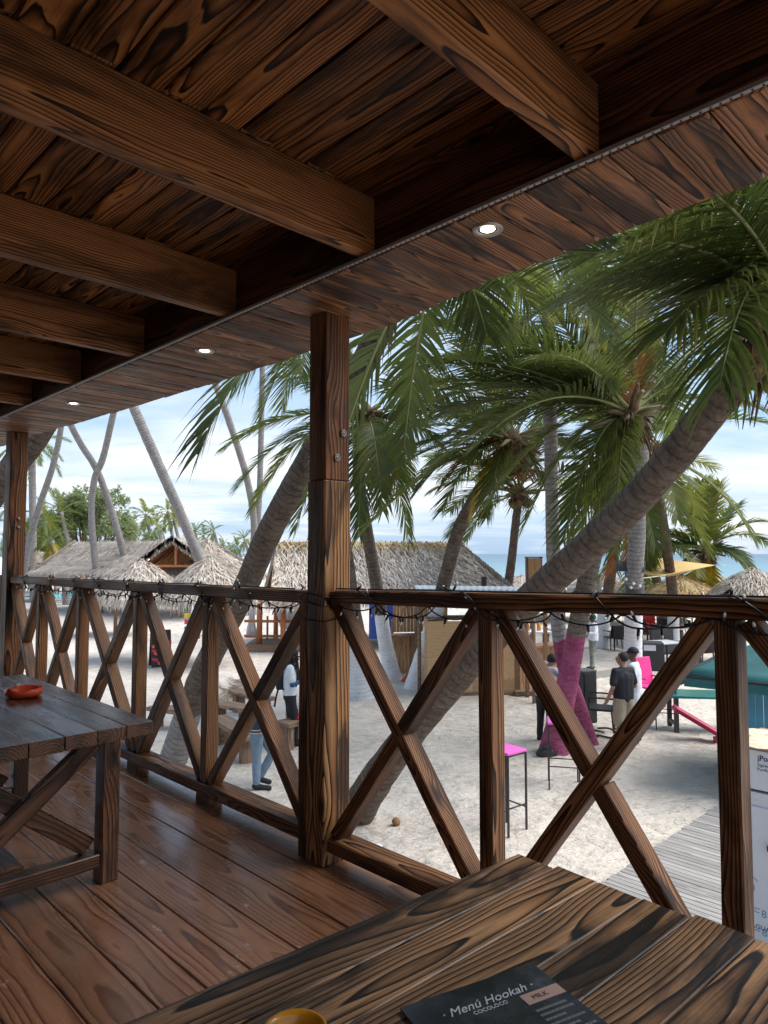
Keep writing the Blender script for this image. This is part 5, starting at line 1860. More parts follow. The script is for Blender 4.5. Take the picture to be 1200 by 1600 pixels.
for s, px, py, size, bo in (('¡Por', 1184, 1187, .060, .0016), ('Siguier', 1184, 1196, .036, 0), ('Purifica', 1184, 1203, .036, 0)):
    x_, z_ = at_px(px, py)
    wtext('lettering', s, size, x_, z_, None, -.0135, 0, bo)
x_, z_ = at_px(1174, 1447)
wtext('lettering', 'AGUA', .052, x_, z_, None, -.0095)
for px, py in ((1190, 1432), (1191, 1461)):
    x_, z_ = at_px(px, py)
    wtext('lettering', '8', .085, x_, z_, M['aqua_print'], -.0095)
    wtext('lettering', '~', .085, x_ - .06, z_ + .005, M['aqua_print'], -.0095)
x_, z_ = at_px(1172, 1416)
wtext('lettering', 'PURIFICADA', .014, x_, z_, None, -.0095)
bm = bmesh.new()
x_, z_ = at_px(1171, 1384)
for k in range(1):
    lathe(bm, [(0, .0), (.045, .0), (.045, .002), (0, .003)], 20)
bmesh.ops.rotate(bm, verts=bm.verts, cent=(0, 0, 0), matrix=Matrix.Rotation(R(90), 3, 'X'))
bmesh.ops.translate(bm, verts=bm.verts, vec=(x_ - .6, -.0085 - .35, z_))
obj('drop_emblem', bm, M['aqua_print'], wc)
bm = bmesh.new()
xa, za_ = at_px(1168, 1362)
tube(bm, [(xa - .6 + .02 * k, -.36, za_ - .012 * k + .006 * math.sin(k)) for k in range(5)], .002, 4)
obj('swash_print', bm, M['navy'], wc)

# boardwalk
bw_ = bpy.data.objects.new('boardwalk', None)
g1 = Z(945, 1376, .05)
g2 = Z(1108, 1258, .05)
put(bw_, None, Matrix.Translation(V((g1.x, g1.y, 0))))
bw_['kind'] = 'structure'
s_a = (g1 - P0).dot(RD)
t_a, t_b = 0.3, (g2 - P0).dot(ND) + .1
t = t_a
while t < t_b:
    wd_ = .088
    board('boardwalk_plank', SG(s_a + rnd.uniform(-.015, .015), t, .035 + rnd.uniform(-.002, .002)), SG(s_a + 2.9, t, .035 + rnd.uniform(-.002, .002)), wd_ - .009, .03, M['grey_wood'], bw_, c=.003)
    t += wd_
for s__ in (.25, 1.4, 2.6):
    board('bearer', SG(s_a + s__, t_a, 0.0), SG(s_a + s__, t_b, 0.0), .08, .035, M['grey_wood'], bw_)

# ------------------------------------------------------------------ blue kiosk with a teal canvas roof
e0 = D(1062, 1060, 10.4)
kc = V((3.0 + 2.75, 9.6, 0))
kr = YAW + R(8)
kx, ky = V((math.cos(kr), math.sin(kr), 0)), V((-math.sin(kr), math.cos(kr), 0))
tk = thing('blue_kiosk', 'blue boarded kiosk under a sagging teal canvas roof at the right', 'kiosk', kc, kr)
ez = 1.72
corner = V((e0.x, e0.y, ez))
W2, D2 = 3.6, 3.0
c = [corner, corner + kx * W2, corner + kx * W2 + ky * D2, corner + ky * D2]
apx_ = corner + kx * (W2 * .55) + ky * (D2 * .5) + UZ * 1.02
bm = bmesh.new()
for i in range(4):
    a_, b_ = c[i], c[(i + 1) % 4]
    K = 8
    g_ = []
    for r_ in range(K + 1):
        v = r_ / K
        row = [bm.verts.new((a_.lerp(b_, u / K)).lerp(apx_, v) - UZ * (.10 * math.sin(math.pi * v) + .03 * math.sin(math.pi * u / K) * (1 - v))) for u in range(K + 1)]
        g_.append(row)
    for r_ in range(K):
        for u in range(K):
            f = bm.faces.new((g_[r_][u], g_[r_][u + 1], g_[r_ + 1][u + 1], g_[r_ + 1][u]))
            f.smooth = True
bmesh.ops.remove_doubles(bm, verts=bm.verts, dist=.003)
o = wobj('canvas_roof', bm, M['teal'], tk)
md = o.modifiers.new('thick', 'SOLIDIFY')
md.thickness = .012
for i in range(4):
    a_, b_ = c[i], c[(i + 1) % 4]
    x = (b_ - a_).normalized()
    board('eave_trim', a_ - UZ * .035, b_ - UZ * .035, .05, .035, M['black'], tk)
    board('valance', a_ + x * .06 - UZ * .12, b_ - x * .06 - UZ * .12, .02, .13, M['teal'], tk)
wa = corner + kx * .62 + ky * .42
wb_ = wa + kx * (W2 - 1.2)
plank_wall('wall_board', wa, wb_, .05, 1.55, .105, M['blue_wood'], tk)
plank_wall('wall_board', wa + ky * 2.1, wa, .05, 1.55, .105, M['blue_wood'], tk)
board('corner_post', V((wa.x, wa.y, 0)), V((wa.x, wa.y, 1.66)), .10, .10, M['blue_wood'], tk, up=ky)
for q in (c[1], c[2], c[3]):
    p_ = q.lerp(apx_, .10)
    bm = bmesh.new()
    tube(bm, [V((p_.x, p_.y, 0)), V((p_.x, p_.y, ez))], .03, 7)
    wobj('roof_pole', bm, M['metal_black'], tk)

# teal topped table, pink board and pink chair beyond
tt = D(1070, 1083, 13.9)
tb_ = thing('picnic_table', 'low table with a teal glossy top and thick black legs left of the blue kiosk', 'table', V((tt.x + .4, tt.y, 0)), R(-8))
bm = bmesh.new()
box(bm, (0, 0, .70), (1.7, .75, .05), bev=.015)
obj('top', bm, plain('teal_gloss', (.03, .19, .17), .18, .15), tb_)
for sx in (-.62, .62):
    for sy in (-.26, .26):
        bm = bmesh.new()
        box(bm, (sx, sy, .335), (.085, .085, .67), bev=.01)
        obj('leg', bm, M['dark_grey'], tb_)
    bm = bmesh.new()
    box(bm, (sx, 0, .14), (.06, .46, .05))
    obj('stretcher', bm, M['dark_grey'], tb_)
pa = D(1052, 1088, 13.2)
pb2 = D(1118, 1122, 13.0)
pk = thing('pink_plank', 'crimson sloping board propped under the teal table', 'board', V((pb2.x, pb2.y, 0)))
board('plank', V((pa.x, pa.y, .60)), V((pb2.x + .1, pb2.y, .12)), .30, .09, M['crimson'], pk, c=.02)
board('prop', V((pb2.x, pb2.y, 0)), V((pb2.x, pb2.y, .10)), .08, .08, M['crimson'], pk, up=V((0, 1, 0)))
pc = G(1040, 1118)
pch = thing('pink_chair', 'hot pink plastic chair facing away behind the crossed brace', 'chair', pc + V((0, .9, 0)), R(20))
bm = bmesh.new()
box(bm, (0, 0, .46), (.52, .48, .05), bev=.015)
obj('seat', bm, M['hot_pink'], pch)
bm = bmesh.new()
box(bm, (0, .24, .78), (.54, .05, .62), Matrix.Rotation(R(-12), 4, 'X'), bev=.02)
obj('backrest', bm, M['hot_pink'], pch)
for sx in (-.22, .22):
    for sy in (-.2, .2):
        bm = bmesh.new()
        tube(bm, [(sx, sy, .44), (sx * 1.1, sy * 1.1, 0)], [.03, .022], 7)
        obj('leg', bm, M['hot_pink'], pch)
    bm = bmesh.new()
    box(bm, (sx * 1.2, 0, .66), (.05, .46, .04), bev=.012)
    obj('armrest', bm, M['hot_pink'], pch)


# ------------------------------------------------------------------ bar stools
def stool(label, base, rz, h=.98, w_=.42, top='pink', square=.36):
    t_ = thing('bar_stool', label, 'bar stool', base, rz, 'pink topped bar stools')
    bm = bmesh.new()
    box(bm, (0, 0, h - .015), (w_, w_, .035), bev=.012)
    obj('seat', bm, M[top], t_)
    bm = bmesh.new()
    e_ = w_ / 2 - .012
    for a, b in (((-e_, -e_), (e_, -e_)), ((e_, -e_), (e_, e_)), ((e_, e_), (-e_, e_)), ((-e_, e_), (-e_, -e_))):
        tube(bm, [(a[0], a[1], h - .045), (b[0], b[1], h - .045)], .011, 6)
    obj('seat_frame', bm, M['metal_black'], t_)
    for a in ((-e_, -e_), (e_, -e_), (e_, e_), (-e_, e_)):
        bm = bmesh.new()
        box(bm, (a[0], a[1], (h - .04) / 2), (.022, .022, h - .04))
        obj('leg', bm, M['metal_black'], t_)
    for i, (a, b, z_) in enumerate((((-e_, -e_), (e_, -e_), .34), ((-e_, e_), (e_, e_), .34), ((-e_, -e_), (-e_, e_), .30), ((e_, -e_), (e_, e_), .30))):
        bm = bmesh.new()
        tube(bm, [(a[0], a[1], z_), (b[0], b[1], z_)], .010, 6)
        obj('stretcher', bm, M['metal_black'], t_)
    return t_


stool('tall pink topped stool with thin black legs, right next to the rail baluster', G(793, 1297), R(38), 1.02, .36)
stool('tall pink topped stool in front of the pink palm trunks', G(881, 1228), R(-12), .98, .46)
stool('tall stool with thin black legs beside the teal table', G(1041, 1138), R(-20), .85, .40)


# ------------------------------------------------------------------ chairs, tables, speakers
def armchair(label, base, rz, group, woven=True):
    t_ = thing('armchair', label, 'chair', base, rz, group)
    bm = bmesh.new()
    box(bm, (0, 0, .43), (.52, .50, .045), bev=.012)
    obj('seat', bm, M['black'], t_)
    bm = bmesh.new()
    N = 6
    vs_ = []
    for i in range(N + 1):
        u = i / N - .5
        for z_ in (0, 1):
            vs_.append(bm.verts.new((u * .54, .245 + .10 * z_ - .10 * abs(u) * 2 * .4, .46 + .43 * z_)))
    for i in range(N):
        bm.faces.new((vs_[2 * i], vs_[2 * i + 2], vs_[2 * i + 3], vs_[2 * i + 1]))
    o = obj('backrest', bm, M['black'], t_)
    md = o.modifiers.new('thick', 'SOLIDIFY')
    md.thickness = .025
    for sx in (-.245, .245):
        for sy in (-.21, .21):
            bm = bmesh.new()
            tube(bm, [(sx, sy, .42), (sx * 1.06, sy * 1.15, 0)], [.024, .018], 6)
            obj('leg', bm, M['black'], t_)
        bm = bmesh.new()
        tube(bm, [(sx * 1.08, .27, .66), (sx * 1.1, 0, .67), (sx * 1.1, -.22, .66), (sx * 1.06, -.24, .42)], .018, 6)
        obj('armrest', bm, M['black'], t_)
    return t_


def round_table(label, base, rz, group):
    t_ = thing('dining_table', label, 'table', base, rz, group)
    bm = bmesh.new()
    box(bm, (0, 0, .73), (.8, .8, .04), bev=.01)
    obj('top', bm, M['white'], t_)
    for sx in (-.33, .33):
        for sy in (-.33, .33):
            bm = bmesh.new()
            tube(bm, [(sx, sy, .71), (sx, sy, 0)], .028, 6)
            obj('leg', bm, M['black'], t_)
    return t_


armchair('black armchair on the sand between the pink trunks and the black shirted man', G(940, 1140), R(250), None)
proto = armchair('black armchair left of the whitewashed straight trunk, leftmost of the dark chairs', G(957, 1014), R(200), 'dark chairs on the beach')
gdark = [(972, 1016, 160, 'black armchair left of the whitewashed straight trunk, seen from behind'), (1012, 1004, 30, 'dark chair right of the whitewashed straight trunk, above the black bin'), (1044, 1000, 120, 'dark chair just left of the thin whitewashed palm'), (1030, 992, 200, 'dark chair behind the black bin'), (1068, 990, 10, 'dark chair right of the thin whitewashed palm'),
         (1090, 1004, 80, 'dark chair half hidden by the brace, right of the thin whitewashed palm'), (1097, 1040, 200, 'dark chair just above the teal roof, left of the near baluster'), (1080, 1046, 150, 'dark chair at the tip of the teal roof'), (1160, 985, 60, 'dark chair under the rail right of the near baluster'), (1180, 982, 300, 'dark chair under the rail at the right edge'), (1140, 982, 200, 'dark chair hidden close to the near baluster'), (1062, 975, 90, 'far dark chair under the rail beside the thin whitewashed palm'), (1000, 985, 280, 'far dark chair under the rail at the straight trunk')]
for px, py, rz, lb in gdark:
    w_ = Matrix.Translation(G(px, py)) @ Matrix.Rotation(R(rz), 4, 'Z')
    copy_tree(proto, w_, lb)
pt_ = round_table('white topped table between the black armchairs left of the straight trunk', G(984, 1010), 0.2, 'white topped tables on the beach')
for px, py, rz, lb in [(1040, 1040, .3, 'white topped table behind the black bin'), (1100, 992, .1, 'white topped table half hidden by the brace'), (1062, 1012, .5, 'white topped table at the thin whitewashed palm'), (1172, 1000, 0, 'white topped table under the rail at the right edge')]:
    copy_tree(pt_, Matrix.Translation(G(px, py)) @ Matrix.Rotation(rz, 4, 'Z'), lb)

# black bin
bn = thing('litter_bin', 'black litter bin with a pale label beside the whitewashed trunk', 'bin', G(1017, 1046), R(-14))
bm = bmesh.new()
box(bm, (0, 0, .39), (.66, .55, .78), bev=.03)
obj('body', bm, M['black'], bn)
bm = bmesh.new()
box(bm, (0, 0, .80), (.70, .59, .07), bev=.02)
obj('lid', bm, M['dark_grey'], bn)
bm = bmesh.new()
box(bm, (-.05, -.279, .68), (.34, .006, .17))
obj('label_plate', bm, M['pale_print'], bn)
# speaker stack
sp_ = thing('loudspeaker', 'tall black loudspeaker box standing on the sand right of the pink trunks', 'loudspeaker', G(915, 1128), R(22))
bm = bmesh.new()
box(bm, (0, 0, .53), (.34, .34, 1.06), bev=.02)
obj('cabinet', bm, M['black'], sp_)
bm = bmesh.new()
box(bm, (0, -.174, .55), (.29, .01, .96), bev=.004)
obj('grille', bm, M['metal_black'], sp_)
bm = bmesh.new()
box(bm, (0, 0, 1.07), (.35, .35, .02))
obj('top', bm, M['steel'], sp_)
bm = bmesh.new()
for k in range(7):
    a_ = k * .9
    tube(bm, spline([(math.cos(a_) * .3, -.1 + math.sin(a_) * .2, .02), (math.cos(a_ + .5) * .5, math.sin(a_ + .5) * .3, .05), (math.cos(a_ + 1) * .35, math.sin(a_ + 1) * .4, .03)], 8), .02, 6)
t_ = thing('cable_heap', 'heap of black cable on the sand by the black armchair', 'cable', G(952, 1148))
obj('cable', bm, M['black'], t_)
b_ = G(852, 1183)
t_ = thing('black_bag', 'black bag lying at the foot of the pink trunk', 'bag', b_)
bm = bmesh.new()
tube(bm, [(-.16, 0, .05), (-.08, 0, .08), (.08, .02, .085), (.2, 0, .04)], [.03, .08, .085, .03], 10)
obj('bag_body', bm, M['black'], t_, smooth=True)
bm = bmesh.new()
tube(bm, spline([(-.1, -.05, .12), (-.02, -.07, .2), (.1, -.05, .13)], 8), .012, 6)
obj('strap', bm, M['black'], t_)

# shade sail
sl = thing('shade_sail', 'sand yellow shade sail stretched between palms at the right', 'shade sail', D(1030, 890, 24))
cs_ = [D(962, 886, 25), D(1018, 871, 25.5), D(1118, 883, 25), D(1040, 899, 22.5)]
bm = bmesh.new()
K = 10
g_ = [[bm.verts.new((cs_[0].lerp(cs_[1], u / K)).lerp(cs_[3].lerp(cs_[2], u / K), v / K) - UZ * .35 * math.sin(math.pi * u / K) * math.sin(math.pi * v / K) + UZ * (.25 if False else 0)) for u in range(K + 1)] for v in range(K + 1)]
for i in range(K):
    for j in range(K):
        f = bm.faces.new((g_[i][j], g_[i][j + 1], g_[i + 1][j + 1], g_[i + 1][j]))
        f.smooth = True
wobj('canvas', bm, M['sail'], sl)
for i, (q, e_) in enumerate(zip(cs_, (D(952, 884, 25.8), D(1040, 855, 24.6), D(1135, 884, 25), D(992, 905, 17)))):
    bm = bmesh.new()
    tube(bm, [q, e_], .012, 5)
    wobj('rope', bm, M['cream'], sl)
dk = thing('dark_net', 'dark cloth tied round the straight grey palm at rail height', 'cloth', D(992, 900, 16.8))
bm = bmesh.new()
c_ = D(991, 905, 16.83)
rg = tube(bm, [c_ - UZ * .42, c_ - UZ * .2, c_, c_ + UZ * .35], [.225, .22, .215, .21], 16, caps=False)
for v in bm.verts:
    v.co += (v.co - c_) * .06 * noise.noise(v.co * 9)
wobj('wrap', bm, M['dark_grey'], dk)
for k, (px, py) in enumerate(((978, 905), (986, 918), (990, 912), (1000, 916))):
    bm = bmesh.new()
    lathe(bm, [(0, -.045), (.045, 0), (0, .045)], 10, center=D(px, py, 16.5))
    wobj('bulb', bm, M['bulb'], dk)
fl = thing('solar_panel', 'small dark panel fixed beside the straight grey palm above the rail', 'panel', D(975, 882, 17))
board('panel', D(962, 884, 16.9), D(1008, 886, 16.6), .30, .03, M['dark_grey'], fl, up=V((0, -.8, .5)))
board('arm', D(975, 890, 16.9), D(990, 893, 16.75), .03, .03, M['dark_grey'], fl)

# ------------------------------------------------------------------ rustic benches, signs and sunbeds at left
def slab_bench(label, a, b, h, wd_, leg=True, group='rustic slab benches'):
    t_ = thing('slab_bench', label, 'bench', (V((a.x, a.y, 0)) + V((b.x, b.y, 0))) / 2, 0, group)
    board('seat_slab', V((a.x, a.y, h - .04)), V((b.x, b.y, h - .04)), wd_, .085, M['rustic'], t_, c=.012, rag=.01)
    for u in (.14, .86):
        p_ = a.lerp(b, u)
        x = (b - a)
        x.z = 0
        board('leg', V((p_.x, p_.y, -.02)), V((p_.x, p_.y, h - .085)), wd_ * .72, .16, M['rustic'], t_, up=x, c=.012, rag=.008)
    return t_


slab_bench('rustic slab bench whose white worn top shows beside the second baluster left of the post', Z(336, 1094, .45), Z(392, 1106, .45), .45, .34)
slab_bench('rustic slab bench set crosswise behind the others, near the dry palm leaves', Z(366, 1077, .45), Z(420, 1090, .45), .45, .34)
slab_bench('rustic slab bench nearest the terrace with a square leg behind the walking person', Z(340, 1118, .48), Z(396, 1150, .48), .48, .36)
slab_bench('rustic slab bench with a red cloth on it, left of the middle post', Z(440, 1129, .48), Z(492, 1117, .48), .48, .38)
slab_bench('pale topped slab bench behind the leaning palm foot at left', Z(238, 1102, .42), Z(290, 1108, .42), .42, .36)
rc = Z(467, 1121, .50)
t_ = thing('red_cloth', 'bright red cloth lying on the slab bench', 'cloth', rc)
bm = bmesh.new()
bmesh.ops.create_icosphere(bm, subdivisions=3, radius=1)
for v in bm.verts:
    v.co = V((v.co.x * .16, v.co.y * .12, max(0, v.co.z) * .07)) * (1 + .3 * noise.noise(v.co * 2.3))
obj('fold', bm, M['red'], t_, smooth=True)
# dry palm leaves heaped by the benches
for lb, c_, sd_, nn_ in (('heap of dry spiky palm leaves behind the benches', G(362, 1092), 1, 5), ('brown dry palm leaf pile at the feet of the capped person', G(438, 1142), 2, 4)):
    t_ = thing('dry_leaves', lb, 'dry leaves', c_)
    rr = random.Random(sd_)
    for k in range(nn_):
        a = rr.uniform(0, 6.28)
        d_ = V((math.cos(a), math.sin(a), 0))
        bm = frond_bm(c_ + UZ * .05, c_ + d_ * .5 + UZ * .55, c_ + d_ * 1.0 + UZ * .2, 22, .42, .2, .035, 40 + k + sd_, segs=2, rk=.012, wind=V((0, 0, 0)))
        wobj('frond', bm, [M['leaf_dry'], M['leaf_dry']], t_)

# signpost with coloured boards
g_ = G(300, 1003)
sg = thing('signpost', 'white signpost with stacked red, purple, green, yellow and blue boards', 'sign', g_)
bm = bmesh.new()
tube(bm, [(0, 0, 0), (0, 0, 2.5)], .055, 10)
obj('pole', bm, M['white'], sg)
for i, (mk, z_, x0, x1) in enumerate((('sg_red', 2.40, -.52, .36), ('sg_purple', 1.60, -.36, .36), ('sg_green', 1.34, -.36, .36), ('sg_yellow', 1.06, -.34, .38), ('sg_red', .80, -.33, .3), ('sg_blue', .52, -.33, .3), ('sg_red', .22, -.34, .3))):
    z_ = z_ * .98
    bm = bmesh.new()
    box(bm, ((x0 + x1) / 2, .065 if i else -.06, z_), (x1 - x0, .03, .19 if i != 0 else .22), bev=.004)
    if i == 0:
        for v in bm.verts:
            if v.co.x < -.4:
                v.co.z = z_ - .09 + (v.co.z - z_) * .25
    obj('board', bm, M[mk], sg)

# sandwich board menu
g_ = G(250, 1040)
sb_ = thing('sandwich_board', 'black food menu board with red and orange pictures leaning behind the railing', 'sign', g_, R(28))
for sy, ang in ((-.16, -10), (.16, 10)):
    bm = bmesh.new()
    box(bm, (0, sy, .55), (.60, .03, 1.12), Matrix.Rotation(R(ang), 4, 'X'), bev=.006)
    obj('panel', bm, M['black'], sb_)
rr = random.Random(12)
for i in range(11):
    u, v = rr.uniform(-.2, .2), .14 + .085 * i
    bm = bmesh.new()
    box(bm, (0, 0, 0), (rr.uniform(.13, .24), .004, rr.uniform(.07, .12)), Matrix.Rotation(rr.uniform(-.5, .5), 4, 'Y'))
    m_ = WM[sb_.name] @ Matrix.Translation(V((u, -.16 - .018 + (v - .55) * .176, v))) @ Matrix.Rotation(R(-10), 4, 'X')
    obj('food_picture', bm, M['sg_red' if i % 3 else 'orange_plastic'], sb_, m_)

# sunbeds, white closed umbrellas
M['aqua_fabric'] = plain('aqua_fabric', (.05, .36, .40), .8, .1)


def sunbed(label, base, rz, first=None):
    t_ = thing('sunbed', label, 'sunbed', base, rz, 'sunbeds at left')
    bm = bmesh.new()
    box(bm, (0, -.3, .36), (.64, 1.3, .07), bev=.02)
    obj('mattress', bm, M['aqua_fabric'], t_)
    bm = bmesh.new()
    box(bm, (0, .62, .58), (.64, .07, .62), Matrix.Rotation(R(-38), 4, 'X'), bev=.02)
    obj('backrest', bm, M['aqua_fabric'], t_)
    for sx in (-.3, .3):
        for sy in (-.85, .45):
            bm = bmesh.new()
            box(bm, (sx, sy, .17), (.06, .06, .34))
            obj('leg', bm, M['white'], t_)
        bm = bmesh.new()
        box(bm, (sx, -.2, .32), (.05, 1.55, .05))
        obj('side_rail', bm, M['white'], t_)
    return t_


sb0 = sunbed('aqua sunbed under the thatched umbrella, seen below the rail', G(188, 952), R(60))
for px, py, rz, lb in ((172, 948, 80, 'aqua sunbed left of its neighbour under the low thatch'), (118, 938, 95, 'aqua sunbed beside the dark hanging thatch'), (100, 942, 75, 'aqua sunbed between the far umbrellas'), (128, 944, 100, 'aqua sunbed near the roof posts'), (38, 940, 80, 'aqua sunbed close to the left post'), (80, 938, 100, 'aqua sunbed right of the short straight palm'), (206, 944, 60, 'aqua sunbed right of the others under the thatch')):
    copy_tree(sb0, Matrix.Translation(G(px, py)) @ Matrix.Rotation(R(rz), 4, 'Z'), lb)


def closed_umbrella(label, base):
    t_ = thing('closed_umbrella', label, 'umbrella', base, 0, 'closed white umbrellas at left')
    bm = bmesh.new()
    tube(bm, [(0, 0, 0), (0, 0, 2.3)], .03, 6)
    obj('pole', bm, M['white'], t_)
    bm = bmesh.new()
    rg = lathe(bm, [(.17, 1.0), (.20, 1.2), (.16, 1.8), (.08, 2.3), (0, 2.42)], 12)
    for r_ in rg:
        for k, v in enumerate(r_):
            if k % 2:
                v.co.x *= .7
                v.co.y *= .7
    obj('canopy', bm, M['cloth_white'], t_)
    return t_


cu0 = closed_umbrella('closed white umbrella just right of the short straight palm', G(70, 942))
for px, py, lb in ((91, 944, 'closed white umbrella left of the dark hanging thatch'), (128, 944, 'closed white umbrella right of the dark hanging thatch, left of a pair'), (137, 944, 'closed white umbrella right of the dark hanging thatch, right of a pair'), (59, 938, 'small closed white umbrella at the short straight palm')):
    copy_tree(cu0, Matrix.Translation(G(px, py)), lb)
g_ = G(277, 965)
armc = thing('wooden_chair', 'wooden beach chair left of the coloured signpost', 'chair', g_ + V((.2, 0, 0)), R(-30))
for i in range(5):
    board('slat', WM[armc.name] @ V((-.24 + .12 * i, .18, .35)), WM[armc.name] @ V((-.24 + .12 * i, .55, 1.15)), .10, .03, M['tan_wood'], armc)
for i in range(4):
    board('slat', WM[armc.name] @ V((-.3, -.35 + .14 * i, .38)), WM[armc.name] @ V((.3, -.35 + .14 * i, .38)), .11, .03, M['tan_wood'], armc)
for sx in (-.32, .32):
    board('armrest', WM[armc.name] @ V((sx, -.4, .60)), WM[armc.name] @ V((sx, .3, .60)), .10, .03, M['tan_wood'], armc)
    board('leg', WM[armc.name] @ V((sx, -.36, 0)), WM[armc.name] @ V((sx, -.36, .59)), .08, .05, M['tan_wood'], armc, up=V((1, 0, 0)))
    board('leg', WM[armc.name] @ V((sx, .3, 0)), WM[armc.name] @ V((sx, .3, .59)), .08, .05, M['tan_wood'], armc, up=V((1, 0, 0)))

# small things on the sand
bl = thing('beach_ball', 'small coloured ball on the sand beyond the bottom rail', 'ball', Z(590, 1333, .09))
bm = bmesh.new()
bmesh.ops.create_uvsphere(bm, u_segments=18, v_segments=10, radius=.10)
for f in bm.faces:
    a = math.atan2(f.calc_center_median().z, f.calc_center_median().x)
    f.material_index = int((a + math.pi) / (2 * math.pi) * 6) % 4
    f.smooth = True
obj('ball_skin', bm, [M['white'], M['yellow'], M['sg_red'], M['sg_blue']], bl)
cn_ = thing('coconut', 'fallen brown coconut on the bare sand', 'coconut', Z(619, 1284, .04))
bm = bmesh.new()
bmesh.ops.create_icosphere(bm, subdivisions=3, radius=.055)
for v in bm.verts:
    v.co *= 1 + .12 * noise.noise(v.co * 20)
obj('husk', bm, M['coconut'], cn_, smooth=True)
# litter of bark and leaf bits
bm = bmesh.new()
rr = random.Random(77)
for k in range(1500):
    px, py = rr.uniform(330, 1150), 1000 + 300 * rr.random() ** .8
    dens = noise.noise(V((px * .006, py * .012, 2)))
    if dens < -.05 and rr.random() < .75:
        continue
    p_ = G(px, py)
    p_.z = sand_h(p_.x, p_.y) + .006
    a = rr.gauss(-.5, .6)
    l_ = rr.uniform(.02, .11)
    d_ = V((math.cos(a), math.sin(a), rr.uniform(-.05, .2))).normalized() * l_
    w_ = V((-d_.y, d_.x, 0)).normalized() * rr.uniform(.003, .008)
    bm.faces.new([bm.verts.new(q_) for q_ in (p_ - w_, p_ + w_, p_ + d_)])
wobj('beach_litter', bm, M['leaf_dry'], None, kind='stuff')
# low wall / kerb line beyond the men
ka, kb = G(926, 1064), G(952, 1056)
kw = thing('wooden_kerb', 'low weathered board edging the raised sand behind the man in the black shirt', 'kerb', (ka + kb) / 2)
board('edging', ka + V((-.4, -.1, .10)), kb + V((.9, .5, .10)), .06, .22, M['grey_wood'], kw)


# ------------------------------------------------------------------ people
def capsule(bm, p, q, r1, r2, seg=12):
    p, q = V(p), V(q)
    d = (q - p)
    if d.length < 1e-6:
        d = V((0, 0, 1e-3))
    dn = d.normalized()
    pts, rs = [], []
    for a in (-1.0, -.85, -.5):
        pts.append(p + dn * r1 * a)
        rs.append(max(.002, r1 * math.sqrt(max(0, 1 - a * a))))
    pts.append(p)
    rs.append(r1)
    pts.append(q)
    rs.append(r2)
    for a in (.5, .85, 1.0):
        pts.append(q + dn * r2 * a)
        rs.append(max(.002, r2 * math.sqrt(max(0, 1 - a * a))))
    tube(bm, pts, rs, seg)


def remeshed(bm, voxel, smooth=4):
    me = bpy.data.meshes.new('tmp')
    bm.to_mesh(me)
    bm.free()
    o = bpy.data.objects.new('tmp', me)
    COL.objects.link(o)
    md = o.modifiers.new('r', 'REMESH')
    md.mode = 'VOXEL'
    md.voxel_size = voxel
    md.use_smooth_shade = True
    ms = o.modifiers.new('s', 'SMOOTH')
    ms.iterations = smooth
    ms.factor = .5
    dg = bpy.context.evaluated_depsgraph_get()
    out = bpy.data.meshes.new_from_object(o.evaluated_get(dg))
    bpy.data.objects.remove(o)
    bpy.data.meshes.remove(me)
    for p_ in out.polygons:
        p_.use_smooth = True
    return out


def hand_parts(bm, wrist, direction, palm_n, s=1.0, curl=.5, thumb_side=1):
    """palm, four fingers of unequal length bent at the knuckle, thumb from the side"""
    d = V(direction).normalized()
    nn = (V(palm_n) - d * V(palm_n).dot(d)).normalized()
    sd_ = d.cross(nn).normalized() * thumb_side
    c_ = wrist + d * .045 * s
    capsule(bm, wrist + d * .01, wrist + d * .075 * s, .026 * s, .030 * s, 8)
    for k, l_ in enumerate((.070, .078, .073, .058)):
        b = wrist + d * .085 * s + sd_ * (.027 - .018 * k) * s
        d1 = (d + nn * curl * .6).normalized()
        d2 = (d + nn * curl * 1.6).normalized()
        m_ = b + d1 * l_ * .5 * s
        capsule(bm, b, m_, .0095 * s, .009 * s, 6)
        capsule(bm, m_, m_ + d2 * l_ * .5 * s, .009 * s, .0075 * s, 6)
    tb0 = wrist + d * .03 * s + sd_ * .026 * s
    t1 = tb0 + (d * .6 + sd_ * .7 + nn * .3).normalized() * .035 * s
    capsule(bm, tb0, t1, .012 * s, .0105 * s, 6)
    capsule(bm, t1, t1 + (d * .9 + sd_ * .25 + nn * .4).normalized() * .03 * s, .0105 * s, .008 * s, 6)


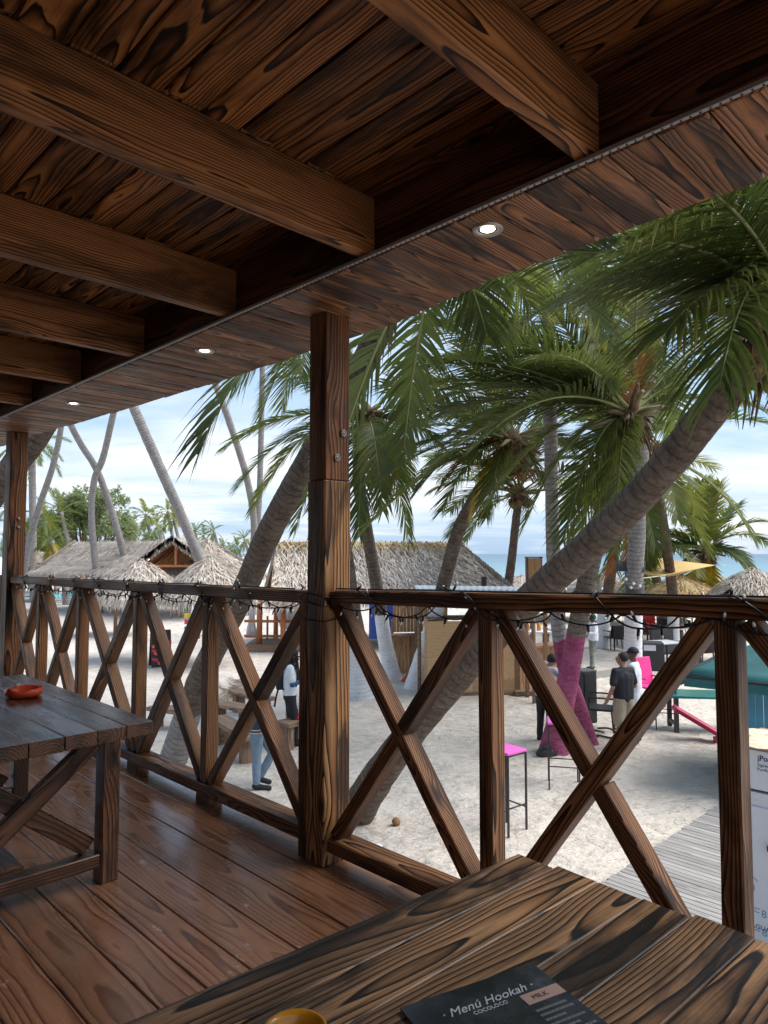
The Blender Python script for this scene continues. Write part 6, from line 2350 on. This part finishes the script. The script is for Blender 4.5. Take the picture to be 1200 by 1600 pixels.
def person(label, base, face, J, H, skin, shirt, trousers, shoes, hair='hair', sleeves='short', legs='long', extra=None, trousers2=None, hairstyle='short'):
    """J: joints in metres for a 1.72 m body; x right, y forward, z up; face: heading angle of +y"""
    s = H / 1.72
    Mw = Matrix.Translation(base) @ Matrix.Rotation(face, 4, 'Z') @ Matrix.Scale(s, 4)
    t_ = bpy.data.objects.new('person', None)
    put(t_, None, Mw)
    meta(t_, label, 'person')
    j = {k: V(v) for k, v in J.items()}
    bm = bmesh.new()
    # torso
    ch, pv, nk, hd = j['chest'], j['pelvis'], j['neck'], j['head']
    sx = (j['shoR'] - j['shoL']).normalized()
    capsule(bm, ch + sx * .075, pv + sx * .060, .105, .105)
    capsule(bm, ch - sx * .075, pv - sx * .060, .105, .105)
    capsule(bm, j['shoL'], j['shoR'], .062, .062)
    capsule(bm, ch, nk, .10, .055)
    capsule(bm, nk, hd - V((0, 0, .04)), .054, .056)
    fw = j.get('look', V((0, 1, 0))).normalized()
    capsule(bm, hd - V((0, 0, .035)) + fw * .020, hd + V((0, 0, .045)) - fw * .008, .074, .090, 16)
    capsule(bm, hd - V((0, 0, .075)) + fw * .052, hd - V((0, 0, .04)) + fw * .05, .034, .045, 10)
    capsule(bm, hd + fw * .088 + V((0, 0, .012)), hd + fw * .106 - V((0, 0, .022)), .010, .017, 8)
    side = fw.cross(UZ).normalized()
    for sg in (-1, 1):
        capsule(bm, hd + side * sg * .083 + V((0, 0, .015)), hd + side * sg * .085 - V((0, 0, .025)), .018, .013, 8)
    for sd_ in 'LR':
        capsule(bm, j['sho' + sd_], j['elb' + sd_], .050, .040)
        capsule(bm, j['elb' + sd_], j['wri' + sd_], .040, .027)
        capsule(bm, j['hip' + sd_], j['kne' + sd_], .088, .058)
        capsule(bm, j['kne' + sd_], j['ank' + sd_], .056, .037)
        ca = j['kne' + sd_].lerp(j['ank' + sd_], .3)
        capsule(bm, ca - V((0, .015, 0)), ca - V((0, .012, .08)), .052, .045)
        capsule(bm, j['ank' + sd_] - V((0, .02, .02)), j['toe' + sd_], .038, .030)
    body = remeshed(bm, .013, 5)
    bm = bmesh.new()
    bm.from_mesh(body)
    for sd_, ts in (('L', 1), ('R', -1)):
        d = (j['wri' + sd_] - j['elb' + sd_]).normalized()
        hand_parts(bm, j['wri' + sd_], d, j.get('palm' + sd_, V((0, 1, 0)) if abs(d.y) < .8 else V((0, 0, -1))), 1.0, .5, ts)
    for f in bm.faces:
        f.smooth = True
    obj('body', bm, M[skin], t_)
    # eyes and mouth
    bm = bmesh.new()
    for sg in (-1, 1):
        c_ = hd + fw * .083 + side * sg * .032 + V((0, 0, .012))
        bmesh.ops.create_icosphere(bm, subdivisions=1, radius=.010, matrix=Matrix.Translation(c_))
    c_ = hd + fw * .094 - V((0, 0, .058))
    box(bm, c_, (.045, .012, .008), Matrix.Rotation(math.atan2(-fw.x, fw.y), 4, 'Z'))
    obj('face_features', bm, M['hair'], t_)
    # shirt
    bm = bmesh.new()
    capsule(bm, ch + sx * .078, pv + sx * .062 - V((0, 0, .02)), .120, .128)
    capsule(bm, ch - sx * .078, pv - sx * .062 - V((0, 0, .02)), .120, .128)
    capsule(bm, ch + V((0, -.01, .02)), pv - V((0, .01, .02)), .122, .125)
    capsule(bm, j['shoL'], j['shoR'], .074, .074)
    capsule(bm, ch, nk - V((0, 0, .03)), .112, .066)
    for sd_ in 'LR':
        e_ = j['elb' + sd_]
        if sleeves == 'short':
            capsule(bm, j['sho' + sd_], j['sho' + sd_].lerp(e_, .72), .070, .068)
        else:
            capsule(bm, j['sho' + sd_], e_, .068, .054)
            capsule(bm, e_, e_.lerp(j['wri' + sd_], .92), .054, .043)
    me = remeshed(bm, .014, 8)
    for v in me.vertices:
        v.co += V((noise.noise(v.co * 9), noise.noise(v.co * 9 + V((5, 0, 0))), 0)) * .008
    me.materials.append(M[shirt])
    obj('shirt', me, None, t_)
    bm = bmesh.new()
    capsule(bm, pv + sx * .058 + V((0, 0, .05)), pv + sx * .06 - V((0, 0, .06)), .112, .125)
    capsule(bm, pv - sx * .058 + V((0, 0, .05)), pv - sx * .06 - V((0, 0, .06)), .112, .125)
    for sd_ in 'LR':
        hp, kn, an = j['hip' + sd_], j['kne' + sd_], j['ank' + sd_]
        if legs == 'long':
            capsule(bm, hp, kn, .105, .074)
            capsule(bm, kn, kn.lerp(an, .93), .074, .060)
        else:
            capsule(bm, hp, hp.lerp(kn, .92), .112, .108)
    me = remeshed(bm, .014, 4)
    for v in me.vertices:
        v.co += V((noise.noise(v.co * 8), noise.noise(v.co * 8 + V((5, 0, 0))), 0)) * .008
    me.materials.append(M[trousers])
    obj('shorts' if legs != 'long' else 'trousers', me, None, t_)
    if shoes:
        for sd_ in 'LR':
            bm = bmesh.new()
            capsule(bm, j['ank' + sd_] - V((0, .025, .035)), j['toe' + sd_] + V((0, .02, 0)), .046, .040, 10)
            capsule(bm, j['ank' + sd_] + V((0, 0, .05)), j['ank' + sd_] - V((0, .01, .03)), .047, .046, 10)
            me = remeshed(bm, .012, 2)
            me.materials.append(M[shoes])
            obj('shoe', me, None, t_)
    if hairstyle in ('short', 'dread'):
        bm = bmesh.new()
        bmesh.ops.create_icosphere(bm, subdivisions=3, radius=1)
        for v in bm.verts:
            v.co = hd + V((0, 0, .028)) - fw * .014 + V((v.co.x * .096, v.co.y * .100, v.co.z * .105))
        dl = [v for v in bm.verts if (v.co - hd).dot(fw) > .035 and v.co.z < hd.z + .075 or v.co.z < hd.z - .045]
        bmesh.ops.delete(bm, geom=dl, context='VERTS')
        for f in bm.faces:
            f.smooth = True
        obj('hair', bm, M[hair], t_)
    if hairstyle in ('cap', 'dread', 'hood'):
        bm = bmesh.new()
        bmesh.ops.create_icosphere(bm, subdivisions=3, radius=1)
        for v in bm.verts:
            v.co = hd + V((0, 0, .032)) - fw * .012 + V((v.co.x * .103, v.co.y * .108, v.co.z * .108))
        lo_ = hd.z + (.018 if hairstyle != 'hood' else -.10)
        dl = [v for v in bm.verts if v.co.z < lo_ or (hairstyle == 'hood' and (v.co - hd).dot(fw) > .055 and v.co.z < hd.z + .06)]
        bmesh.ops.delete(bm, geom=dl, context='VERTS')
        for f in bm.faces:
            f.smooth = True
        if hairstyle != 'hood':
            c_ = hd + fw * .125 + V((0, 0, .038))
            vs_ = []
            for k in range(7):
                a = (k / 6 - .5) * 2.2
                vs_.append(hd + (fw * math.cos(a) + side * math.sin(a)) * (.085 + .10 * math.cos(a) ** 2) + V((0, 0, .034 - .012 * math.cos(a))))
            inn = [hd + (fw * math.cos((k / 6 - .5) * 2.2) + side * math.sin((k / 6 - .5) * 2.2)) * .085 + V((0, 0, .040)) for k in range(7)]
            va = [bm.verts.new(x) for x in vs_]
            vb = [bm.verts.new(x) for x in inn]
            for k in range(6):
                bm.faces.new((va[k], va[k + 1], vb[k + 1], vb[k]))
        o = obj('cap' if hairstyle != 'hood' else 'headscarf', bm, M['cl_green'] if hairstyle == 'hood' else M['cl_black'], t_)
        md = o.modifiers.new('t', 'SOLIDIFY')
        md.thickness = .006
    if hairstyle == 'dread':
        rr = random.Random(2)
        bm = bmesh.new()
        for k in range(26):
            a = rr.uniform(0.6, 5.7)
            d_ = fw * math.cos(a) + side * math.sin(a)
            r0 = hd + d_ * .085
            e_ = hd + d_ * rr.uniform(.10, .17) - V((0, 0, rr.uniform(.30, .52)))
            tube(bm, spline([r0, r0 + d_ * .03 - V((0, 0, .08)), e_], 6), .011, 5)
        obj('dreadlocks', bm, M['hair'], t_)
    if extra:
        extra(t_, j)
    return t_


def pose(**kw):
    J = dict(pelvis=(0, 0, .95), chest=(0, 0, 1.28), neck=(0, .0, 1.46), head=(0, .02, 1.60), shoL=(-.175, 0, 1.39), shoR=(.175, 0, 1.39),
             elbL=(-.24, -.02, 1.11), elbR=(.24, -.02, 1.11), wriL=(-.25, .06, .87), wriR=(.25, .06, .87),
             hipL=(-.085, 0, .90), hipR=(.085, 0, .90), kneL=(-.10, .02, .49), kneR=(.10, .02, .49), ankL=(-.11, -.02, .085), ankR=(.11, -.02, .085),
             toeL=(-.125, .13, .035), toeR=(.125, .13, .035))
    J.update(kw)
    return J


def strap_bag(t_, j):
    bm = bmesh.new()
    box(bm, V((-.02, -.185, 1.18)), (.24, .13, .36), bev=.04)
    obj('backpack', bm, M['cl_black'], t_)
    bm = bmesh.new()
    for sg in (-1, 1):
        tube(bm, spline([(sg * .10, -.14, 1.34), (sg * .11, 0, 1.475), (sg * .11, .125, 1.33), (sg * .12, .10, 1.05), (sg * .12, -.14, 1.02)], 14), .017, 6)
    tube(bm, spline([(-.08, -.2, 1.0), (-.10, -.24, .85), (-.06, -.27, .68)], 8), .018, 6)
    obj('strap', bm, M['cl_black'], t_)
    for sd_ in 'LR':
        bm = bmesh.new()
        a_, b_ = j['elb' + sd_], j['wri' + sd_]
        capsule(bm, a_.lerp(b_, -.05), a_.lerp(b_, .80), .050, .036)
        obj('arm_sleeve', bm, M['cl_blue'], t_)
    bm = bmesh.new()
    box(bm, (j['wriR'] + j['wriL']) / 2 + V((0, .10, .03)), (.075, .012, .15), Matrix.Rotation(R(-35), 4, 'X'), bev=.003)
    obj('phone', bm, M['black'], t_)


def jacket_stripes(t_, j):
    pass


HD = R(-90)                                    # facing +X (right in the picture)
person('person with long dreadlocks, black cap, white shirt and black trousers looking at a phone', G(452, 1164), HD + R(10),
       pose(head=(0, .06, 1.585), look=V((0, 1, -.35)), elbL=(-.22, .05, 1.12), elbR=(.22, .05, 1.12), wriL=(-.06, .28, 1.17), wriR=(.06, .27, 1.17), ankR=(.10, .10, .085), toeR=(.11, .25, .035), kneR=(.10, .09, .49)),
       1.74, 'skin_dark', 'cl_white', 'cl_black', 'shoe', hairstyle='dread', extra=strap_bag)
person('person in white shirt and white shorts mostly hidden behind the middle post', G(489, 1150), R(90),
       pose(elbL=(-.2, .12, 1.12), wriL=(-.12, .33, 1.10)), 1.70, 'skin_tan', 'cl_white', 'cl_white', 'shoe', legs='short')


def denim_extra(t_, j):
    for k, mk in enumerate(('cream', 'cl_black', 'cream')):
        bm = bmesh.new()
        tube(bm, [j['pelvis'] + V((0, .0, -.02 - .022 * k)), j['pelvis'] + V((0, 0, -.036 - .022 * k))], .205, 18, caps=False)
        for v in bm.verts:
            v.co.y *= .74
        obj('hem_stripe', bm, M[mk], t_)


person('person in dark denim jacket and pale blue jeans walking past the slab bench', G(401, 1231), HD - R(5),
       pose(pelvis=(0, .02, .93), chest=(0, .07, 1.25), neck=(0, .12, 1.42), head=(0, .16, 1.55), shoL=(-.17, .07, 1.36), shoR=(.17, .07, 1.36), elbL=(-.23, .02, 1.09), elbR=(.23, .10, 1.09), wriL=(-.22, .16, .88), wriR=(.22, .26, .92),
            hipL=(-.085, .02, .88), hipR=(.085, .02, .88), kneL=(-.09, .22, .50), kneR=(.09, .02, .48), ankL=(-.095, .02, .14), ankR=(.095, .02, .085), toeL=(-.10, .15, .06), toeR=(.10, .20, .035)),
       1.70, 'skin_brown', 'cl_jacket', 'cl_denim', 'shoe', sleeves='long', extra=denim_extra)
person('person with green headscarf, white long sleeved shirt and camouflage trousers by the pink trunks', G(928, 1046), R(100),
       pose(elbL=(-.24, .08, 1.13), elbR=(.24, .05, 1.12), wriL=(-.15, .30, 1.16), wriR=(.20, .28, 1.10), kneL=(-.12, .12, .50), ankL=(-.14, .14, .085), toeL=(-.15, .28, .035)),
       1.66, 'skin_dark', 'cl_white', 'camo', 'shoe', sleeves='long', hairstyle='hood')


def glasses(t_, j):
    bm = bmesh.new()
    hd = j['head']
    fw = j['look'].normalized()
    side = fw.cross(UZ).normalized()
    for sg in (-1, 1):
        c_ = hd + fw * .10 + side * sg * .033 + V((0, 0, .012))
        tube(bm, [c_ + (side * math.cos(a * .785) + UZ * math.sin(a * .785)) * .022 for a in range(9)], .003, 4)
        tube(bm, [hd + fw * .098 + side * sg * .055 + V((0, 0, .016)), hd + side * sg * .088 + V((0, 0, .02))], .003, 4)
    obj('glasses', bm, M['black'], t_)


person('man in black t-shirt and khaki shorts standing with his back turned behind the crossed brace', G(976, 1173), R(22),
       pose(look=V((-.55, .8, 0)), elbL=(-.26, -.03, 1.12), wriL=(-.27, .10, .90), elbR=(.26, .0, 1.12), wriR=(.20, .18, .98)),
       1.73, 'skin_tan', 'cl_black', 'cl_khaki', None, legs='short', extra=glasses)
person('man in white t-shirt and black cap standing next to the man in the black shirt', G(993, 1160), R(60),
       pose(look=V((.1, 1, 0)), elbR=(.25, .04, 1.12), wriR=(.18, .25, 1.0)), 1.74, 'skin_brown', 'cl_white', 'cl_white', 'shoe', hairstyle='cap', legs='short')
person('person in grey t-shirt reaching up to the pink trunks from behind', G(852, 1158), R(-40),
       pose(pelvis=(0, -.02, .93), chest=(0, .10, 1.24), neck=(0, .18, 1.40), head=(.05, .24, 1.53), shoL=(-.16, .11, 1.34), shoR=(.17, .11, 1.35), elbL=(-.12, .36, 1.46), wriL=(.05, .42, 1.66), elbR=(.26, .30, 1.20), wriR=(.24, .50, 1.12)),
       1.66, 'skin_tan', 'cl_grey', 'cl_black', 'shoe')

# ------------------------------------------------------------------ things far along the beach on the right
for i, (px, py, mk, lb) in enumerate(((1015, 968, 'red', 'red seat back above the dark chairs'), (1042, 1020, 'dark_grey', 'low grey lounge seat behind the black bin'))):
    p_ = G(px, py + 22 if i == 0 else py)
    t_ = thing('lounge_seat', lb, 'seat', p_, R(10))
    bm = bmesh.new()
    box(bm, (0, 0, .22), (.9, .7, .4), bev=.05)
    obj('seat', bm, M[mk], t_)
    bm = bmesh.new()
    box(bm, (0, .32, .6), (.9, .14, .5), bev=.05)
    obj('backrest', bm, M[mk], t_)
